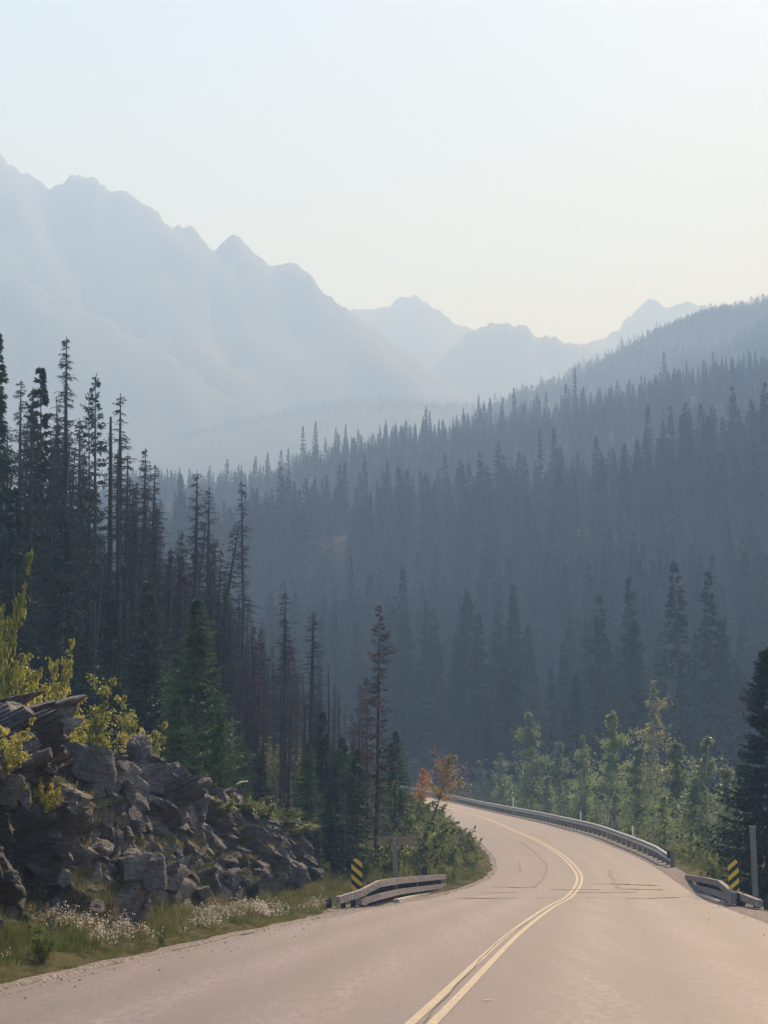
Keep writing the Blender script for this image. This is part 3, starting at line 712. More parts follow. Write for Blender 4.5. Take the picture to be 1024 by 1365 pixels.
FARD = [whole('far_dead', dead_tree(440 + k, 90, 8, 0.09, 0.2, 0.5, 0.0022, 0.009, 1.6), M['dead'], M['dead']) for k in range(3)]

def px_of(X, Y): return 512 + X / Y * F * 0.985
rng = np.random.default_rng(11)
# far slopes
n = 20500
Yc = np.sqrt(rng.uniform(175 ** 2, 800 ** 2, n)); pc = rng.uniform(-120, 1150, n)
Xc = (pc - 512) / F / 0.985 * Yc
den = 0.72 + 0.9 * vnoise(Xc / 25, Yc / 25, 77)
keep = rng.random(n) < np.clip(den, 0.15, 1.0) * (Yc / 800 * 0.2 + 0.8) * 0.72
road_near = (Yc < 262) & (Xc > XL(np.minimum(Yc, 250)) - 6) & (Xc < XR(np.minimum(Yc, 250)) + 7)
keep &= ~road_near & ~((Yc < 230) & (Xc > XR(np.minimum(Yc, 250))) & (rng.random(n) < 0.35))
keep &= ~((Yc < 300) & (pc < 520) & (rng.random(n) < 0.3))
Xc, Yc, pc = Xc[keep], Yc[keep], pc[keep]
Zc = H(Xc, Yc); hc = (11 + 17 * rng.random(len(Xc)) ** 1.4) * (1 + 0.30 * (rng.random(len(Xc)) ** 6)) * (0.85 + 0.3 * vnoise(Xc / 40, Yc / 40, 5))
hc = hc * np.interp(Yc, [250, 400, 520, 640], [1.0, 0.95, 0.75, 0.58])
near = np.argsort(Yc)[:150]; hc[near] *= 0.95
far_ = np.setdiff1d(np.arange(len(Yc)), near)
stand('spruce_forest', np.stack([Xc, Yc, Zc], 1)[far_], hc[far_], rng.uniform(0.9, 1.4, len(far_)), FAR,
      'dense hazy spruce forest covering the blue slopes across the valley', 3)
def side_of(p_):
    for lim_, ph in ((300, 'left of the orange tree behind the green spruce'), (450, 'behind the burned trees left of the scorched one'), (560, 'between the scorched tree and the orange tree'), (640, 'right above the orange tree'), (720, 'behind the broad green aspen'), (800, 'left of the middle aspen'), (860, 'behind the middle aspen'), (930, 'behind the yellow topped aspen'), (2000, 'behind the pale aspen and the dark roadside spruce')):
        if p_ < lim_: return ph
for i in near:
    m_ = FAR[rng.integers(len(FAR))]
    side = side_of(pc[i]) # 'in front of the misty slope left of the bend' if pc[i] < 520 else ('on the valley floor straight behind the far bend' if pc[i] < 760 else 'on the valley floor behind the aspens on the right')
    o = ob('spruce_tree', m_, label=('tall ' if hc[i] > 21 else 'short ' if hc[i] < 14.5 else 'medium ') + ('near ' if Yc[i] < 215 else 'far ') + 'hazy valley spruce ' + side, cat='spruce tree', group=('tall ' if hc[i] > 21 else 'short ' if hc[i] < 14.5 else 'medium ') + ('near ' if Yc[i] < 215 else 'far ') + 'valley spruces ' + side, loc=(Xc[i], Yc[i], Zc[i] - 0.2))
    o.scale = (hc[i], hc[i], hc[i]); o.rotation_euler = (0, 0, rng.random() * 6.28)
# trees on the two farther hills, taken from their meshes
for nm, ix, cnt, hh in (('hill_forest', 0, 5000, (5, 9)), ('spur_forest', 1, 16000, (7, 14))):
    hl = [o for o in C.objects if o.name.startswith('hill') and o.type == 'MESH' and 'forest' not in o.name][ix]
    v = np.empty(len(hl.data.vertices) * 3, dtype=np.float32); hl.data.vertices.foreach_get('co', v); v = v.reshape(-1, 3)
    v = v[(v[:, 2] > 5)]; qx, qy = proj(v[:, 0], v[:, 1], v[:, 2]); v = v[(qx > -60) & (qx < 1120)]
    cr = np.abs(v[:, 1] - (1900 if ix == 0 else 1420)) < 45
    wt_ = np.where(cr, 1.0 / max(cr.sum(), 1), 1.0 / len(v)); wt_ /= wt_.sum()
    p = v[rng.choice(len(v), cnt, replace=True, p=wt_)] + rng.normal(size=(cnt, 3)) * [3, 6, 0.3] - [0, 0, 1]
    stand(nm, p, rng.uniform(hh[0], hh[1], len(p)), rng.uniform(1.3, 1.9, len(p)), TINY,
          'faint forest on the far hill beyond the misty gap' if ix == 0 else 'forest of tiny spruces on the purple spur at the right', 5 + ix)

ORD = ['', 'first', 'second', 'third', 'fourth', 'fifth', 'sixth', 'seventh', 'eighth', 'ninth', 'tenth', 'eleventh', 'twelfth', 'thirteenth', 'fourteenth', 'fifteenth', 'sixteenth', 'seventeenth', 'eighteenth', 'nineteenth', 'twentieth']
def ordinal(k):
    if k <= 20: return ORD[k]
    return ('twenty ' if k < 30 else 'thirtieth' if k == 30 else 'thirty ' if k < 40 else 'fortieth' if k == 40 else 'forty ') + (ORD[k % 10] if k % 10 else '')
def far_tree(px, py, Y, label, wid, group):
    top = at(px, py, Y); z = Hs(top[0], Y) - 0.3; h = max(top[2] - z, 9.0)
    o = ob('spruce_tree', FAR[rng.integers(len(FAR))], label=label, cat='spruce tree', group=group, loc=(top[0], Y, z))
    o.scale = (min(h, 22) * wid, min(h, 22) * wid, h); o.rotation_euler = (0, 0, rng.random() * 6.28)
RIDGE = [(303, 612), (322, 620), (341, 608), (357, 603), (375, 600), (390, 605), (404, 568), (421, 562), (434, 583), (448, 570), (461, 566), (478, 572), (491, 590), (501, 585), (515, 578), (526, 568), (537, 580), (554, 572), (568, 541), (590, 560), (607, 568), (640, 545), (653, 530), (668, 540), (685, 517), (697, 535), (711, 533), (727, 548), (742, 535), (754, 512), (766, 490), (778, 515), (800, 520), (823, 505), (836, 512), (855, 500), (885, 470), (899, 490), (915, 480), (938, 480), (950, 470), (962, 478), (975, 485), (998, 465), (1010, 484), (1018, 474)]
for k, (a, b) in enumerate(RIDGE):
    lab = {30: 'tall broad spruce spire on the ridge skyline just left of the purple spur', 18: 'tall spruce standing above its neighbours on the middle of the ridge skyline', 36: 'highest spruce tip on the ridge skyline below the purple spur'}.get(k, 'hazy spruce on the ridge skyline, %s from its left end' % ordinal(k + 1).strip())
    far_tree(a, b, rng.uniform(660, 705), lab, rng.uniform(1.0, 1.4), 'spruces on the ridge skyline')
CREST = [(345, 690), (425, 657), (466, 745), (486, 605), (505, 650), (535, 640), (560, 628), (567, 630), (580, 637), (598, 634), (613, 612), (640, 602), (650, 620), (668, 617), (683, 622), (719, 572), (738, 570), (757, 630), (771, 607), (787, 640), (812, 600), (830, 596), (863, 540), (883, 560), (893, 541), (908, 553), (917, 566), (934, 538), (952, 545), (962, 556), (985, 545), (1000, 532), (1009, 546), (1021, 575)]
for k, (a, b) in enumerate(CREST):
    lab = {3: 'lone slim spruce rising above the misty middle slope', 22: 'broad dark spruce tallest on the right part of the middle crest', 15: 'very narrow spruce spire, left one of a tall pair on the middle crest', 16: 'shaggy spruce, right one of a tall pair on the middle crest'}.get(k, 'blue hazy spruce on the crest of the middle slope, %s from its left end' % ordinal(k + 1).strip())
    far_tree(a, b, rng.uniform(405, 440), lab, rng.uniform(0.62, 0.95) if k in (3, 15) else rng.uniform(1.0, 1.45), 'spruces on the crest of the middle slope')
for (a, b, Y, lab, w) in [(940, 815, 215, 'big dim spruce behind the aspens left of the dark roadside spruce', 1.1), (750, 858, 235, 'tall dim spruce behind the middle aspens', 1.0), (672, 855, 245, 'dim spruce behind the top of the far bend', 1.0), (540, 795, 250, 'slim dim spruce behind the brown dead spruce', 0.9), (583, 868, 240, 'short dim spruce behind the orange tree', 1.0), (845, 790, 262, 'dim spruce above the yellow topped aspen', 1.0), (468, 742, 300, 'thin hazy spruce above the burned trees by the bend', 0.8), (625, 870, 262, 'faint spruce left of the green aspen', 1.0), (808, 850, 250, 'faint spruce between the two tallest aspens', 0.9), (905, 850, 240, 'faint spruce just right of the yellow topped aspen', 0.9)]:
    far_tree(a, b, Y, lab, w, None)

# ------------------------------------------------------------------ trees of the near left hill
r2 = random.Random(5)
def P_(kinds): return r2.choice(kinds)
T = plant
T(SPR[0], 'spruce_tree', -4, 445, 76, 'tall spruce cut by the left edge of the picture', 'spruce tree', base_px=-14, wid=0.8)
T(DEAD[0], 'dead_tree', 88, 447, 84, 'tallest bare dead tree with short drooping twigs, high on the left', 'dead tree', wid=0.9)
T(SPR[1], 'spruce_tree', 54, 490, 78, 'dark full spruce with a knobbly top among the burned trees', 'spruce tree', base_px=58, wid=0.75)
T(THIN[0], 'thin_spruce', 127, 500, 82, 'thin half bare spruce with a tufted tip right of the tallest dead tree', 'spruce tree', wid=0.8)
T(THIN[1], 'thin_spruce', 119, 520, 80, 'thin dark spruce close against the left of a tufted one', 'spruce tree', wid=0.6)
T(POLE[0], 'snag', 149, 512, 80, 'bare straight snag with a snapped top', 'dead tree', base_px=142)
T(DEAD[1], 'dead_tree', 160, 524, 88, 'dead tree with long hanging twigs right of the snapped snag', 'dead tree', wid=1.1)
T(DEAD[2], 'dead_tree', 27, 505, 92, 'thin dead tree between the left edge and the dark full spruce', 'dead tree')
T(DEAD[3], 'dead_tree', 44, 515, 96, 'dead tree directly left of the dark full spruce', 'dead tree')
T(DEAD[4], 'dead_tree', 77, 530, 95, 'grey dead tree right behind the dark full spruce', 'dead tree')
T(DEAD[5], 'dead_tree', 106, 560, 90, 'shorter dead tree between the tallest dead tree and the thin spruces', 'dead tree')
T(DEAD[0], 'dead_tree', 193, 596, 98, 'dead tree standing alone at the edge of the sky gap on the left', 'dead tree')
T(DEAD[2], 'dead_tree', 205, 618, 96, 'dead tree just right of the one at the edge of the sky gap', 'dead tree')
T(DEAD[3], 'dead_tree', 177, 640, 90, 'bushy dead tree left of the sky gap', 'dead tree')
T(DEAD[1], 'dead_tree', 262, 627, 100, 'tall dark dead tree in front of the misty gap', 'dead tree', wid=1.2)
T(DEAD[5], 'dead_tree', 278, 648, 98, 'dead tree beside the tall one in front of the misty gap', 'dead tree')
T(DEAD[4], 'dead_tree', 313, 696, 84, 'leaning dead tree with drooping twigs on its right', 'dead tree', base_px=286, wid=1.1)
T(DEAD[2], 'dead_tree', 323, 640, 112, 'very thin pale dead tree behind the leaning one', 'dead tree', wid=0.8)
T(BRN[0], 'charred_stub', 245, 770, 66, 'charred brown tree with a dense knob at its top behind the green spruce', 'dead tree', wid=0.6)
T(SPG[0], 'spruce_tree', 262, 800, 60, 'full green spruce standing above the middle of the rock face', 'spruce tree', wid=1.35)
T(SPG[1], 'spruce_tree', 292, 950, 58, 'small green spruce at the right foot of the full green one', 'spruce tree', wid=1.0)
T(SPR[2], 'spruce_tree', 197, 775, 70, 'dark green spruce left behind the full green one', 'spruce tree', wid=1.25)
T(SPR[3], 'spruce_tree', 150, 800, 72, 'dark spruce in deep shade behind the low yellow shrub', 'spruce tree', wid=1.3)
T(SPR[4], 'spruce_tree', 20, 650, 66, 'dark shaded spruce behind the tall bright shrub', 'spruce tree', wid=0.9)
T(SPR[2], 'spruce_tree', 84, 690, 70, 'shaded spruce under the tallest dead tree', 'spruce tree', wid=1.0)
T(SPG[2], 'spruce_tree', 236, 930, 52, 'low green spruce on the rock edge left of the full green one', 'spruce tree', wid=1.2)
T(DEAD[1], 'dead_tree', 380, 788, 86, 'dead tree with upturned top twigs in front of the misty slope', 'dead tree', wid=1.3)
T(DEAD[3], 'dead_tree', 417, 812, 84, 'dead tree with wide twiggy limbs in front of the misty slope', 'dead tree', wid=1.5)
T(BRN[1], 'burned_spruce', 387, 862, 76, 'narrow scorched spruce with a black crooked trunk', 'dead tree', base_px=384, wid=0.75)
T(BRN[2], 'burned_spruce', 506, 808, 73, 'tall scorched spruce with reddish brown needles by the road sign', 'dead tree', base_px=502, wid=0.95)
T(BRN[0], 'burned_spruce', 489, 905, 76, 'short reddish burned spruce touching the tall scorched one', 'dead tree', wid=1.0)
T(POLE[1], 'snag', 438, 868, 90, 'short bare pole standing before the misty slope', 'dead tree')
T(POLE[0], 'snag', 331, 838, 88, 'dark broken pole right of the green spruce', 'dead tree')
T(BRN[1], 'burned_spruce', 342, 875, 88, 'small brown burned spruce left of a dead tree with upturned top', 'dead tree')
for k, (a, b, Y, nm) in enumerate([(430, 950, 72, 'young green spruce right of the narrow scorched one'), (457, 985, 68, 'young green spruce behind the yellow and black marker'), (476, 1000, 66, 'dense young spruce right above the yellow and black marker'), (410, 990, 70, 'bushy young spruce below a dead tree with wide limbs'), (350, 1000, 70, 'low young spruce on the mossy slope above the right end of the rocks'), (322, 985, 74, 'low young spruce between the green spruce and the scorched one'), (445, 1020, 64, 'smallest young spruce behind the marker and the wooden sign'), (528, 975, 84, 'young spruce behind the tall scorched one')]):
    T(SPG[k % 3] if k % 2 else SPR[k % 5], 'young_spruce', a, b, Y, nm, 'spruce tree', wid=1.25)
# random burned stand
def zone(px, Y):
    near = 'front row' if Y < 90 else 'back rows'
    for lim_, ph in ((15, 'at the left edge'), (60, 'by the dark full spruce'), (105, 'under the tallest dead tree'), (150, 'by the snapped snag'), (190, 'left of the sky gap'), (235, 'at the sky gap'), (280, 'over the green spruce'), (330, 'by the leaning tree'), (400, 'by the scorched tree'), (470, 'above the rock end'), (999, 'by the road bend')):
        if px < lim_: return near + ' ' + ph
def left_fill(n, kinds, name, label, group, cat, y0, y1, px0, px1, h0, h1, wid=(0.8, 1.3), seed=0, lim=None):
    q = np.random.default_rng(seed); c = 0
    while c < n:
        Y = q.uniform(y0, y1); px = q.uniform(px0, px1); X = (px - 512) / F / 0.985 * Y
        if X > XL(min(Y, 250)) - 7 or X > XB(min(Y, 250)) - 5: continue
        h = q.uniform(h0, h1); z = Hs(X, Y)
        if lim is not None:
            ty = proj(X, Y, z + h)[1]; need = np.interp(px, lim[0], lim[1])
            if ty < need:
                h = at(px, need + abs(q.normal()) * 45, Y)[2] - z
                if h < 3.0: continue
        kd = kinds[q.integers(len(kinds))]; w = q.uniform(*wid)
        o = bpy.data.objects.new(name, None); link(o); o.location = (X, Y, z - 0.1); o.scale = (h * w, h * w, h)
        o.rotation_euler = (q.normal() * 0.02, q.normal() * 0.025, q.random() * 6.28)
        zn = zone(px, Y); o['label'] = label + ', ' + zn; o['category'] = cat; o['group'] = group + ', ' + zn
        for pn, me_ in zip(('trunk', 'crown'), kd): link(bpy.data.objects.new(pn, me_), o)
        c += 1
LIM = ([-100, 0, 40, 60, 100, 130, 165, 190, 225, 262, 300, 340, 400, 460, 500, 560], [520, 530, 545, 540, 560, 550, 590, 640, 700, 680, 740, 830, 870, 900, 920, 1000])
left_fill(125, DEAD, 'dead_tree', 'bare grey dead tree', 'bare trees of the burned stand', 'dead tree', 72, 130, -60, 420, 9, 17, seed=1, lim=LIM)
left_fill(45, DEAD, 'dead_tree', 'slim bare dead tree', 'slim bare trees of the burned stand', 'dead tree', 76, 135, 150, 500, 7, 13, (0.7, 1.1), seed=9, lim=LIM)
left_fill(34, POLE, 'snag', 'thin bare pole', 'bare poles of the burned stand', 'dead tree', 68, 110, 60, 460, 6, 13, seed=2, lim=LIM)
left_fill(22, BRN, 'burned_spruce', 'brown burned spruce', 'brown trees of the burned stand', 'dead tree', 74, 125, 150, 520, 4, 9, seed=3, lim=LIM)
left_fill(100, SPR, 'spruce_tree', 'dark shaded spruce', 'dark spruces of the left hill', 'spruce tree', 66, 135, -80, 300, 5, 11, (1.0, 1.5), seed=4, lim=([-100, 0, 150, 250, 300], [640, 660, 720, 800, 900]))
left_fill(22, SPG + SPR[:2], 'young_spruce', 'low young spruce', 'young spruces beside the bend', 'spruce tree', 68, 120, 300, 520, 2.0, 4.2, (1.2, 1.6), seed=6, lim=([250, 330, 460, 560], [960, 985, 975, 1010]))

# ------------------------------------------------------------------ right hand trees
T(SPBIG, 'spruce_tree', 1026, 862, 62, 'big dark spruce at the right edge behind the marker', 'spruce tree', base_px=1022, wid=1.0)
T(SPR[1], 'spruce_tree', 1075, 800, 70, 'dark spruce just outside the right edge', 'spruce tree', wid=1.4)
for k, (kd, nm, a, b, Y, w, lab) in enumerate([
    (ASP[0], 'aspen_tree', 706, 943, 172, 1.2, 'broad green aspen left of the others beyond the guard rail'),
    (ASPY[0], 'aspen_tree', 871, 898, 150, 1.0, 'tallest aspen with thin yellowish green top'),
    (ASP[1], 'aspen_tree', 817, 945, 140, 1.0, 'green aspen in the middle of the row, left of the yellow topped one'),
    (ASPP[0], 'aspen_tree', 941, 977, 104, 1.0, 'pale leaved aspen between the yellow topped one and the dark spruce'),
    (ASP[2], 'aspen_tree', 745, 985, 165, 1.1, 'smaller green aspen right of the broad one'),
    (ASP[0], 'aspen_tree', 778, 975, 150, 0.9, 'slender aspen behind the first white marker post'),
    (ASP[1], 'aspen_tree', 850, 990, 130, 1.1, 'leafy aspen below the yellow topped one'),
    (ASP[2], 'aspen_tree', 902, 985, 118, 1.1, 'leafy aspen left of the pale one'),
    (ASPP[1], 'aspen_tree', 968, 1015, 96, 1.0, 'low pale aspen close to the dark spruce'),
    (ASP[1], 'aspen_tree', 925, 1030, 102, 1.2, 'low green aspen in front of the pale one'),
    (ASP[0], 'aspen_tree', 668, 1000, 190, 1.2, 'far small aspen at the left end of the row'),
    (ASPP[0], 'aspen_tree', 640, 1012, 200, 1.2, 'far pale aspen right of the orange tree')]):
    T(kd, nm, a, b, Y, lab, 'aspen tree', wid=w * 1.2)
q = np.random.default_rng(21)
def rail_zone(X, Y):
    p_ = px_of(X, Y)
    for lim_, ph in ((660, 'by the far end of the rail'), (740, 'near the farthest marker post'), (800, 'near the middle marker post'), (860, 'near the nearest marker post'), (920, 'at the near end of the rail'), (5000, 'beside the dark roadside spruce')):
        if p_ < lim_: return ph
def bank_zone(X, Y):
    p_ = px_of(X, Y)
    for lim_, ph in ((500, 'left of the wooden sign'), (550, 'behind the wooden sign'), (590, 'below the orange tree'), (630, 'right of the orange tree'), (5000, 'at the tip of the bank')):
        if p_ < lim_: return ph
for k in range(46):                      # saplings beyond the guard rail
    Y = q.uniform(88, 195); X = XR(Y) + q.uniform(3.5, 16); z = Hs(X, Y); h = q.uniform(2.2, 5.5)
    kd = [ASP[0], ASP[1], ASP[2], ASPP[0], ASPP[1]][q.integers(5)]
    o = bpy.data.objects.new('aspen_sapling', None); link(o); o.location = (X, Y, z - 0.05); o.scale = (h * 1.4, h * 1.4, h); o.rotation_euler[2] = q.random() * 6
    zn = rail_zone(X, Y); o['label'] = 'leafy aspen sapling ' + zn; o['category'] = 'sapling'; o['group'] = 'saplings ' + zn
    for pn, me_ in zip(('stem', 'leaves'), kd): link(bpy.data.objects.new(pn, me_), o)
def bush(kind, px, py, Y, h, w, label, cat='shrub', group=None, name='shrub'):
    """Bush with its foot under pixel column px; py only orders it by depth."""
    X = at(px, py, Y)[0]; z = Hs(X, Y)
    o = bpy.data.objects.new(name, None); link(o); o.location = (X, Y, z - 0.04); o.scale = (w, w, h); o.rotation_euler[2] = r2.random() * 6
    o['label'] = label; o['category'] = cat
    if group: o['group'] = group
    for pn, me_ in zip(('stems', 'leaves'), kind): link(bpy.data.objects.new(pn, me_), o)
    return o
for k in range(40):                      # roadside bushes right
    Y = q.uniform(66, 150); X = XR(Y) + q.uniform(1.6, 7); z = Hs(X, Y); h = q.uniform(0.7, 1.7)
    kd = [SHB[0], SHB[1], SHB[2], ASPP[0]][q.integers(4)]
    o = bpy.data.objects.new('shrub', None); link(o); o.location = (X, Y, z - 0.05); o.scale = (h * 1.2, h * 1.2, h); o.rotation_euler[2] = q.random() * 6
    zn = rail_zone(X, Y); o['label'] = 'green roadside shrub ' + zn; o['category'] = 'shrub'; o['group'] = 'roadside shrubs ' + zn
    for pn, me_ in zip(('stems', 'leaves'), kd): link(bpy.data.objects.new(pn, me_), o)
for k in range(60):                      # bank inside the bend, left of the road
    Y = q.uniform(66, 128); X = XL(Y) - 0.9 - q.random() ** 1.3 * 9; z = Hs(X, Y); h = q.uniform(0.5, 1.5) * (0.8 if Y < 80 else 1.0)
    kd = SHB[q.integers(3)]
    o = bpy.data.objects.new('shrub', None); link(o); o.location = (X, Y, z - 0.05); o.scale = (h * 1.3, h * 1.3, h); o.rotation_euler[2] = q.random() * 6
    zn = bank_zone(X, Y); o['label'] = 'small green shrub on the bank, ' + zn; o['category'] = 'shrub'; o['group'] = 'bank shrubs ' + zn
    for pn, me_ in zip(('stems', 'leaves'), kd): link(bpy.data.objects.new(pn, me_), o)
T(ORG, 'autumn_tree', 606, 998, 92, 'small leaning tree with orange leaves on the bank inside the bend', 'small tree', base_px=570, wid=1.15, rz=1.0)
T(ORG, 'autumn_tree', 566, 1022, 98, 'thinner reddish tree left behind the orange one', 'small tree', base_px=556, wid=0.9, rz=3.0)
for k, (px, Y, h, w, lab) in enumerate([(548, 76, 2.6, 1.5, 'tall bright green bush on the bank behind the wooden sign'), (520, 70, 1.7, 1.5, 'green bush directly behind the sign board'), (575, 84, 2.0, 1.6, 'bush under the orange tree'), (500, 74, 1.8, 1.6, 'bush behind the left half of the sign board'), (560, 68, 1.0, 1.4, 'low bush right of the sign post'), (598, 80, 1.1, 1.6, 'low bush right of the orange tree'), (480, 66, 1.3, 1.4, 'bush behind the top of the left striped marker'), (620, 88, 1.0, 1.6, 'small bush on the bank nearest to the bend')]):
    bush(SHB[k % 3], px, 1100, Y, h, h * w * 0.8, lab)
# bright shrubs on the rocks
for (kd, a, b, Y, bp, w, lab) in [
    (SHY[0], 4, 728, 40, -6, 0.30, 'tall bright yellow green shrub at the left edge'),
    (SHY[1], 66, 846, 42, 66, 0.50, 'upright bright shrub on top of the rocks'),
    (SHY[2], 118, 893, 45, 108, 1.0, 'wide glinting shrub hanging over the rock edge'),
    (SHY[0], 84, 915, 42, 84, 1.1, 'bright shrub in front of the upright one on the rock top'),
    (SHY[1], 22, 860, 41, 22, 0.9, 'bright shrub right of the tall one at the left edge'),
    (SHY[1], 185, 925, 51, 182, 0.85, 'bright lime shrub behind the square rock block'),
    (SHY[2], 207, 1005, 52, 208, 1.0, 'small lime shrub beside the square rock block'),
    (SHB[1], 234, 1030, 53, 234, 1.3, 'olive shrub on the slope right of the square rock block')]:
    T(kd, 'shrub', a, b, Y, lab, 'shrub', base_px=bp, wid=w, parts=('stems', 'leaves'), minh=0.6)

# ------------------------------------------------------------------ blocks and plants on the rock face
from mathutils.bvhtree import BVHTree
RF = bpy.data.objects['rock_face']
fq = grid_faces(len(cs), len(ct))[:, ::-1]
bvh = BVHTree.FromPolygons([tuple(p) for p in P.tolist()], fq.tolist())
def on_rock(px, py):
    d = Vector(at(px, py, 1.0)) - Vector((0, 0, CAMZ)); d.normalize()
    h = bvh.ray_cast(Vector((0, 0, CAMZ)), d)
    return (h[0], h[1]) if h[0] is not None else (None, None)
def rock_mesh(seed, nseg=22):
    """Angular block: a sphere cut back by random planes, roughened."""
    q = np.random.default_rng(seed)
    th = np.linspace(0.02, math.pi - 0.02, nseg // 2 + 4); ph = np.linspace(0, 2 * math.pi, nseg, endpoint=False)
    D_ = np.stack([np.outer(np.sin(th), np.cos(ph)), np.outer(np.sin(th), np.sin(ph)), np.outer(np.cos(th), np.ones_like(ph))], -1)
    pl = q.normal(size=(9, 3)); pl[:3] = np.eye(3) + q.normal(size=(3, 3)) * 0.15; pl[3:6] = -np.eye(3) + q.normal(size=(3, 3)) * 0.15
    pl /= np.linalg.norm(pl, axis=1)[:, None]; dd = q.uniform(0.55, 0.85, 9)
    dt = np.einsum('ijk,lk->ijl', D_, pl); r = np.min(np.where(dt > 0.05, dd / np.maximum(dt, 0.05), 9), -1)
    r *= 1 + 0.05 * q.normal(size=r.shape) * 0.6
    Vv = (D_ * r[..., None]).reshape(-1, 3); n, m = len(th), nseg
    i = np.arange(n - 1)[:, None] * m; j = np.arange(m)[None]; k = (j + 1) % m
    return mesh('rock', Vv, np.stack([i + j, i + m + j, i + m + k, i + k], -1).reshape(-1, 4), [M['rock']])
RM = [rock_mesh(500 + k) for k in range(8)]
BL = [(186, 1015, .62, .5, .85), (130, 1030, .75, .6, .9), (22, 945, .8, .7, .4), (30, 985, .9, .7, .5), (70, 1010, .6, .6, .9), (98, 985, .6, .5, .5), (165, 1050, .5, .5, .8), (207, 1050, .38, .4, .28), (215, 1075, .3, .3, .25),
      (90, 1080, .7, .6, .6), (60, 1120, .5, .4, .4), (20, 1110, .5, .4, .35), (140, 1100, .7, .5, .4), (190, 1100, .4, .4, .4), (240, 1115, .45, .5, .9), (270, 1125, .4, .4, .9), (300, 1100, .4, .4, .8), (325, 1115, .45, .4, .6), (360, 1120, .6, .5, .6), (390, 1140, .5, .5, .5),
      (430, 1130, .8, .6, .5), (455, 1150, .7, .6, .5), (420, 1165, .6, .5, .35), (120, 1150, .5, .4, .35), (75, 1180, .4, .35, .35), (25, 1190, .45, .4, .4), (180, 1160, .7, .5, .45), (225, 1175, .5, .4, .4), (310, 1170, .5, .4, .45), (350, 1165, .5, .4, .4), (270, 1190, .35, .3, .25), (160, 1195, .3, .3, .2)]
q = np.random.default_rng(31)
for k, (a, b, sx, sy_, sz) in enumerate(BL[:2] + BL[7:9] + BL[20:23] + BL[26:]):
    h, nrm = on_rock(a, b)
    if h is None: continue
    o = ob('rock', RM[k % 8], RF, loc=h - Vector(nrm) * 0.25 * min(sx, sz)); o.scale = (sx * .72, sy_ * .7, sz * .72); o.rotation_euler = (q.normal() * 0.2, q.normal() * 0.25 + 0.15, q.uniform(0, 6.28))
for k in range(70):
    h, nrm = on_rock(q.uniform(0, 470), q.uniform(1000, 1240))
    if h is None or h.y > 80: continue
    z = q.uniform(0.10, 0.28)
    o = ob('rock', RM[k % 8], RF, loc=h); o.scale = (z * q.uniform(.8, 1.5), z, z * q.uniform(.5, 1)); o.rotation_euler = tuple(q.uniform(0, 6.28, 3))
for (a, b, h_, w, kd, lab) in [(8, 1035, 0.95, 1.0, SHY[0], 'bright shrub growing from the rock face at the left edge'), (62, 1085, 0.7, 1.0, SHY[1], 'small bright shrub in a crack in the middle of the rock face'), (40, 1080, 0.45, 0.8, SHY[2], 'smaller bright shrub left of the one in the crack'), (112, 1150, 0.6, 0.5, SHY[0], 'thin yellow green shrub low on the rock face'), (30, 1065, 0.4, 0.6, SHY[1], 'tuft of bright leaves below the shrub at the left edge'),
                             (58, 1285, 0.75, 0.7, SHB[0], 'dark green bush in the grass at the foot of the rocks'), (430, 1175, 0.9, 0.9, SHB[2], 'green bush at the right end of the rocks'), (215, 1260, 0.4, 0.6, SHB[1], 'small green bush in the grass below the rocks')]:
    h, nrm = on_rock(a, b)
    if h is None or b > 1200:
        g_ = ray_ground(a, b); h = Vector(g_)
    o = bpy.data.objects.new('shrub', None); link(o); o.location = h - Vector((0, 0, 0.05)); o.scale = (h_ * w, h_ * w, h_); o['label'] = lab; o['category'] = 'shrub'
    for pn, me_ in zip(('stems', 'leaves'), kd): link(bpy.data.objects.new(pn, me_), o)

for k, (px, Y, h, w, lab) in enumerate([(325, 62, .7, 2.2, 'low green mat of shrubs above the middle of the rocks'), (350, 64, .8, 2.2, 'spreading green shrub on top of the rocks left of the scorched tree'), (375, 66, .8, 2.4, 'bright green low shrub under the scorched trees'), (398, 67, .7, 2.4, 'low green shrub over the right part of the rocks'), (420, 69, .8, 2.2, 'green shrub over the lower right rock top'), (440, 71, .9, 2.0, 'green shrub at the last rocks before the marker'), (362, 70, 1.0, 2.0, 'green shrub in the shade behind the rock top'), (300, 60, .6, 2.0, 'olive low shrub at the edge of the rock top'), (458, 68, 1.0, 1.5, 'shrub between the rock end and the marker'), (405, 74, 1.1, 1.8, 'taller shrub at the foot of the young spruces')]):
    hit = on_rock(px, 1082 + max(0, px - 330) * 0.42)[0]
    o = bush(SHB[k % 3], px, 1080, Y, h, h * w, lab)
    if hit is not None and k not in (6, 8, 9): o.location = hit - Vector((0, 0, 0.1))
